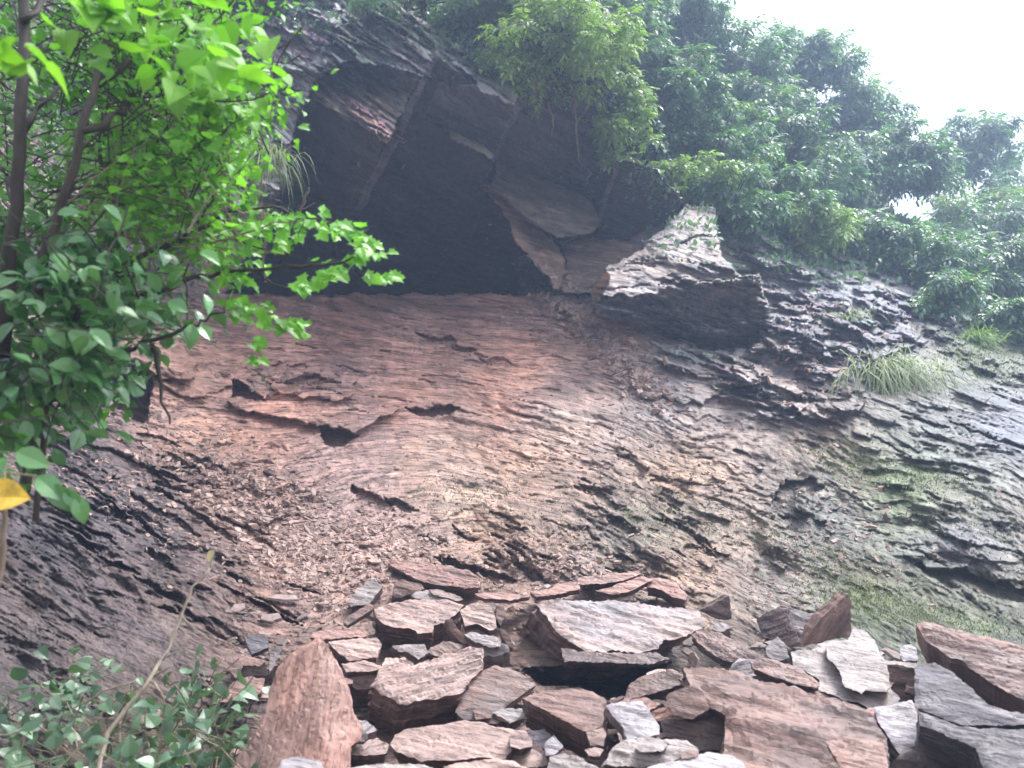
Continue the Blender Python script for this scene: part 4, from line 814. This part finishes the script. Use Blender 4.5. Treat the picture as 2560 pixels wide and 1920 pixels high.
# --- leaning bare branch
e = empty('bare_branch', P(235, 1960, 3.2), 'long bare grey branch leaning up right with one withered leaf', 'branch')
tv, tf = [], []
tube(wob([P(235, 1960, 3.2), P(270, 1830, 3.3), P(370, 1705, 3.4), (P(420, 1620, 3.5)), P(450, 1550, 3.55), P(480, 1470, 3.6), P(525, 1420, 3.65)], 4, .002), .0085, .0045, tv, tf, 9)
tube(wob([P(525, 1420, 3.65), P(533, 1395, 3.66), P(537, 1365, 3.66)], 3, .001), .003, .002, tv, tf, 6)
mesh_obj('stem', tv, tf, M_DEAD, e, True)
for pl, r_ in [([(455, 1545, 3.55), (500, 1580, 3.5), (540, 1610, 3.5)], .003), ([(375, 1700, 3.4), (410, 1740, 3.35), (402, 1790, 3.35)], .004), ([(420, 1640, 3.5), (465, 1625, 3.5), (495, 1640, 3.45), (508, 1690, 3.45)], .003), ([(385, 1690, 3.4), (430, 1665, 3.35)], .005)]:
    v2, f2 = [], []; tube(wob([P(*q) for q in pl], 4, .002), r_, r_*.5, v2, f2, 6); mesh_obj('twig', v2, f2, M_DEAD, e, True)
v2, f2 = [], []; leaf(P(536, 1375, 3.66), Vector((-.55, -.1, -.8)), Vector((-.3, -.9, .3)), .05, 'oval', v2, f2, .5, .3); mesh_obj('withered_leaf', v2, f2, M_DRY, e, True)
# pale fallen stick under the glossy shrub
tv, tf = [], []; tube(wob([P(90, 1108, 3.6), P(200, 1060, 3.7), P(270, 1020, 3.75), P(320, 997, 3.8)], 4, .003), .006, .004, tv, tf, 6)
tag(mesh_obj('dead_stick', tv, tf, M_DEAD, None, True), 'pale straight dead stick under the glossy shrub', 'stick')

# --- hillside trees and shrubs
def spray(p, d, n, s, vs, fs, k=3, shape='tiny', wdt=1.0):
    d = d.normalized(); sd = d.cross(n)
    if sd.length < 1e-3: return
    sd.normalize(); n = sd.cross(d)
    for i in range(k):
        t = (i+.6)/(k+.5); q = p+d*(s*t)-n*(.3*s*t*t)
        for sg in (-1, 1):
            leaf(q, (sd*sg+d*.45-n*.25+rv(.1)), n, s*.55*wdt*(1-.35*t), shape, vs, fs, .1, .2)
    leaf(p+d*s*.85-n*.25*s, d-n*.5, n, s*.5*wdt, shape, vs, fs, .1, .2)
def hill_tree(name, label, cx_, cy_, rx, ry, n, m, size=22, trunk=True, group='trees and shrubs on the hillside', droop=.35, dd=-.6):
    # stands on the slope (or behind the skyline) at the depth the hillside has there
    D_ = at(cx_, max(cy_+ry*.6, float(np.interp(cx_, sx, sy))+15))[2]+dd
    c = P(cx_, cy_, D_); sx_ = rx*D_/F; sz = ry*D_/F; vs, fs = [], []; v2, f2 = [], []
    base = P(cx_+rnd.uniform(-15, 15), cy_+ry*1.1, D_+.3); dep_ = min(sx_, 2.0)
    tv, tf = [], []; lobes = []
    nl = max(12, int(rx*ry/260)); n = int(n*1.7)
    for i in range(nl):
        th = rnd.uniform(0, 2*math.pi); cz = rnd.uniform(-.95, 1); sn = math.sqrt(1-cz*cz); rr_ = rnd.random()**.6*1.15
        q = c+Vector((math.cos(th)*sn*sx_*rr_, math.sin(th)*sn*dep_*rr_, cz*sz*rr_)); lobes.append((q, rnd.uniform(.10, .30)*min(sx_, sz)))
        if trunk and i % 2: tube(wob([base.lerp(c, .55), base.lerp(c, .8).lerp(q, .4), q], 3, .03*sx_), .018*sx_, .006, tv, tf, 5)
    if trunk: tube(wob([base, base.lerp(c, .5), c+Vector((0, 0, sz*.4))], 4, .03), .035*max(sx_, .6), .02, tv, tf, 7)
    for i in range(n):
        q, rl = lobes[rnd.randrange(nl)]
        o_ = rv(1).normalized()*rl*rnd.random()**.5*1.25; o_.z *= .6; p = q+o_
        out = (o_.normalized()+Vector((0, -.3, -droop))+rv(.35)); out.z = max(-.7, min(out.z, .25))
        hi = rnd.random() < (.22 if o_.z > -.1*rl else .05); spray(p, out, (Vector((0, -.2, 1))+rv(.2)).normalized(), rnd.uniform(.7, 1.35)*size*D_/F, v2 if hi else vs, f2 if hi else fs, rnd.choice((2, 3)), 'tiny', 1.2)  # paler sprays gather on lobe tops, painting the lit tips
    parts = [('crown', vs, fs, m, False), ('lit_leaves', v2, f2, M_TIP, False)]
    if trunk: parts.append(('trunk', tv, tf, M_BARK, True))
    return plant(name, label, 'tree' if 'tree' in name else 'shrub', base, parts, group)
HT = [
 ('hillside_tree', 'tree at the top edge with white sky showing through its left side', 1730, 40, 110, 105, 800, M_FAR),
 ('hillside_tree', 'dark tree cut by the top edge, left of the sky gap', 1570, -40, 120, 130, 800, M_FAR),
 ('hillside_tree', 'rounded tree on the skyline just right of the topmost tree', 1850, 165, 120, 105, 900, M_FAR),
 ('hillside_tree', 'large tree forming the highest hump against the white sky', 2010, 190, 140, 110, 1100, M_FAR),
 ('hillside_tree', 'tree on the skyline where it starts to drop towards the right', 2150, 300, 105, 100, 800, M_FAR),
 ('hillside_tree', 'tree with drooping pale tips above the middle of the hillside wood', 1900, 290, 120, 100, 800, M_FAR),
 ('hillside_tree', 'broad dark tree in the middle of the hillside wood', 1790, 340, 130, 110, 900, M_FAR),
 ('hillside_tree', 'broad dark tree below the highest hump of the skyline', 2000, 400, 130, 110, 900, M_FAR),
 ('hillside_tree', 'tree left of the bright hole in the foliage', 2150, 440, 95, 100, 650, M_FAR),
 ('hillside_tree', 'small tree above the bright hole in the foliage', 2270, 375, 85, 70, 420, M_FAR),
 ('hillside_tree', 'pale tree forming the low hump of the skyline at the right', 2430, 385, 115, 85, 800, M_FAR),
 ('hillside_tree', 'hazy tree at the right picture edge below the skyline', 2560, 500, 100, 110, 700, M_FAR),
 ('hillside_tree', 'tree with yellowish tops right of the bright hole', 2430, 530, 95, 80, 600, M_FARL),
 ('hillside_tree', 'dark hazy tree at the right edge above the grassy ledge', 2520, 690, 110, 110, 900, M_FAR),
 ('hillside_tree', 'dark tree below the bright hole in the foliage', 2340, 670, 100, 85, 650, M_FAR),
 ('hillside_tree', 'low dark tree in the centre foot of the hillside wood', 1930, 500, 110, 80, 650, M_FAR),
 ('hillside_shrub', 'fluffy light green shrub hanging over the middle of the dark overhang', 1400, 110, 175, 125, 1500, M_FARL),
 ('hillside_shrub', 'dark shrub filling the gully between the fluffy shrub and the topmost tree', 1580, 110, 95, 120, 900, M_FAR),
 ('hillside_shrub', 'yellow-green shrub at the top edge above the dark overhang', 1300, -10, 160, 85, 1000, M_FARL),
 ('hillside_shrub', 'thin dark shrub on the roof of the overhang at the top edge', 1060, -20, 170, 65, 500, M_FAR),
 ('hillside_shrub', 'light shrub trailing down the right end of the overhang', 1540, 300, 75, 110, 450, M_FARL),
 ('hillside_shrub', 'drooping yellow-green shrub above the pale layered outcrop', 1690, 445, 130, 50, 380, M_FARL),
 ('hillside_shrub', 'dark shrub between the outcrop and the hillside wood', 1830, 500, 100, 75, 500, M_FAR),
 ('hillside_shrub', 'shrub with bright leaf tips hanging low in the middle of the slope', 2040, 560, 95, 75, 500, M_FARL),
 ('hillside_shrub', 'dark shrub beside the foot of the hillside wood', 2200, 600, 95, 80, 600, M_FAR),
 ('hillside_tree', 'tree filling the skyline between the hump and the low right-hand hump', 2290, 440, 90, 70, 350, M_FAR),
 ('hillside_tree', 'dark tree in the shade under the low right-hand hump', 2480, 600, 120, 100, 700, M_FAR),
 ('hillside_shrub', 'low dark shrub on the crest at the right picture edge', 2500, 790, 110, 55, 700, M_FAR),
 ('hillside_shrub', 'low dark shrub on the crest above the largest grass tuft', 2350, 745, 90, 50, 500, M_FAR),
 ('hillside_shrub', 'dark shrub in the fold of the cliff left of the hillside wood', 1670, 240, 110, 110, 800, M_FAR)]
for nm, lb, a, b, c_, d_, n_, m_ in HT: hill_tree(nm, lb, a, b, c_, d_, n_, m_, size=26 if 'tree' in nm else 28)
# --- grass tufts
def tuft(label, x, y, w_, n, ln, m=M_GRASS, D_=None, droop=1.2):
    p0, nn, d = at(x, y); d = (D_ or d)-.05; base = P(x, y, d); vs, fs = [], []
    for _ in range(n):
        q = P(x+rnd.gauss(0, w_*.5), y+rnd.gauss(0, w_*.18), d+rnd.uniform(-.1, .1)); l = ln*rnd.uniform(.5, 1.1)
        dr = Vector((rnd.gauss(0, .45), rnd.uniform(-1, -.2), rnd.uniform(.1, 1.0))).normalized(); pts = [q]; v = dr
        for i in range(5): v = (v+Vector((0, 0, -.33*droop))).normalized(); pts.append(pts[-1]+v*l/5)
        sd_ = Vector((1, rnd.uniform(-.5, .5), 0)).normalized(); b = len(vs); ww = .006*d/8
        for i, pt in enumerate(pts):
            k_ = ww*(1-i/5.5); vs += [pt-sd_*k_, pt+sd_*k_]
        for i in range(5): fs.append((b+2*i, b+2*i+1, b+2*i+3, b+2*i+2))
    o = mesh_obj('grass_tuft', vs, fs, m, None, False, Matrix.Translation(base)); return tag(o, label, 'grass', 'grass tufts on the cliff')
tuft('largest pale grass tuft, drooping over the ledge at the right', 2220, 930, 110, 330, .9, droop=1.7)
tuft('grass tuft hanging over the left end of the dark overhang', 672, 400, 45, 240, .75, D_=10.4, droop=1.7)
tuft('thin dry grass tuft below the hanging tuft, behind the leafy branch', 640, 570, 40, 120, .6, D_=10.4)
tuft('bright grass tuft on the ledge at the right picture edge', 2440, 850, 50, 200, .4, M_FARL, droop=.8)
tuft('small grass tuft hanging from the pale shrub over the overhang', 1440, 215, 30, 120, .6, D_=12.2)
tuft('short grass tuft at the brow left of the largest tuft', 2120, 800, 60, 120, .4)
# moss and small herbs
def cover(name, label, blobs, m, s0, s1, shape='oval'):
    vs, fs = [], []
    for (x0, y0, rx, ry, n, rot) in blobs:
        for _ in range(n):
            a, b = rnd.gauss(0, .5), rnd.gauss(0, .5); x = x0+a*rx*math.cos(rot)-b*ry*math.sin(rot); y = y0+a*rx*math.sin(rot)+b*ry*math.cos(rot)
            p, nn, d = at(x, y); s = rnd.uniform(s0, s1)*d/F
            leaf(p+nn*.01, (nn+Vector((0, 0, .6))+rv(.7)), (Vector((0, -.4, .8))+rv(.4)).normalized(), s, shape, vs, fs)
    return tag(mesh_obj(name, vs, fs, m), label, 'ground cover', kind='stuff')
cover('moss', 'tiny green herbs and moss growing on the lower right rock', [(2180, 1510, 220, 50, 1600, .25), (2420, 1560, 200, 40, 900, .25), (2330, 1200, 150, 40, 800, .1), (2130, 1160, 120, 60, 900, .2), (1600, 1290, 200, 90, 700, .3), (1400, 1330, 250, 110, 450, .4), (1850, 1330, 250, 80, 400, .4), (2450, 900, 150, 60, 1200, .2), (2400, 1300, 200, 80, 700, .3), (2050, 1400, 200, 60, 700, .4), (1100, 1240, 200, 50, 250, 0)], leaf_mat('herb_leaf', (.09, .13, .03), (.16, .22, .05), .2, .6), 3, 9, 'tiny')
cover('ivy', 'small leaves clinging to the roof of the overhang and the brow of the hill', [(1150, 60, 300, 90, 900, .4), (700, 20, 200, 50, 400, .2), (1700, 330, 250, 200, 3000, .5), (2000, 420, 280, 160, 3500, .5), (2400, 640, 260, 120, 3500, .4), (2000, 620, 280, 70, 1200, .2), (300, 350, 400, 300, 1500, .2), (300, 700, 300, 120, 500, .3)], M_FAR, 8, 20, 'oval')
# hanging roots
for lb, pl in [('pale curved root hanging from the shrub over the overhang', [(1370, 260, 11.7), (1382, 300, 11.8), (1378, 340, 11.9), (1390, 365, 12)]), ('long thin root dangling past the right end of the overhang', [(1440, 230, 11.8), (1440, 330, 12), (1447, 400, 12.2), (1475, 435, 12.2), (1460, 470, 12.2)]), ('short thin root hanging beside the second peak of the overhang', [(1335, 180, 11.2), (1338, 220, 11.2), (1332, 265, 11.3)])]:
    tv, tf = [], []; tube(wob([P(x, y, d-.15) for x, y, d in pl], 4, .01), .012, .005, tv, tf, 5); tag(mesh_obj('hanging_root', tv, tf, M_TWIG, None, True), lb, 'root', 'roots hanging in front of the overhang')
tv, tf = [], []; tube(wob([P(750, 525, 10.9), P(765, 495, 10.7), P(772, 470, 10.6)], 3, .01), .018, .012, tv, tf, 6); tube(wob([P(750, 525, 10.9), P(785, 508, 10.8)], 3, .008), .01, .005, tv, tf, 5)
tag(mesh_obj('twig_stub', tv, tf, M_TWIG, None, True), 'pale forked twig standing in front of the dark overhang', 'twig')

# ------------------------------------------------------------------ haze
def haze():
    x0, x1, y0, y1, z0, z1 = -30, 60, -8, 90, -1.6, 50
    vs = [(x, y, z) for x in (x0, x1) for y in (y0, y1) for z in (z0, z1)]
    fs = [(0, 1, 3, 2), (4, 6, 7, 5), (0, 4, 5, 1), (2, 3, 7, 6), (0, 2, 6, 4), (1, 5, 7, 3)]
    m = bpy.data.materials.new('haze'); m.use_nodes = True; t = m.node_tree; t.nodes.remove(t.nodes['Principled BSDF'])
    v = t.nodes.new('ShaderNodeVolumePrincipled'); v.inputs['Color'].default_value = (.50, .66, 1.0, 1); v.inputs['Density'].default_value = .0098; v.inputs['Anisotropy'].default_value = .45
    t.links.new(v.outputs[0], t.nodes['Material Output'].inputs['Volume'])
    tag(mesh_obj('haze', vs, fs, m), 'thin pale blue haze', 'haze', kind='stuff')
HAZE = True
if HAZE: haze()
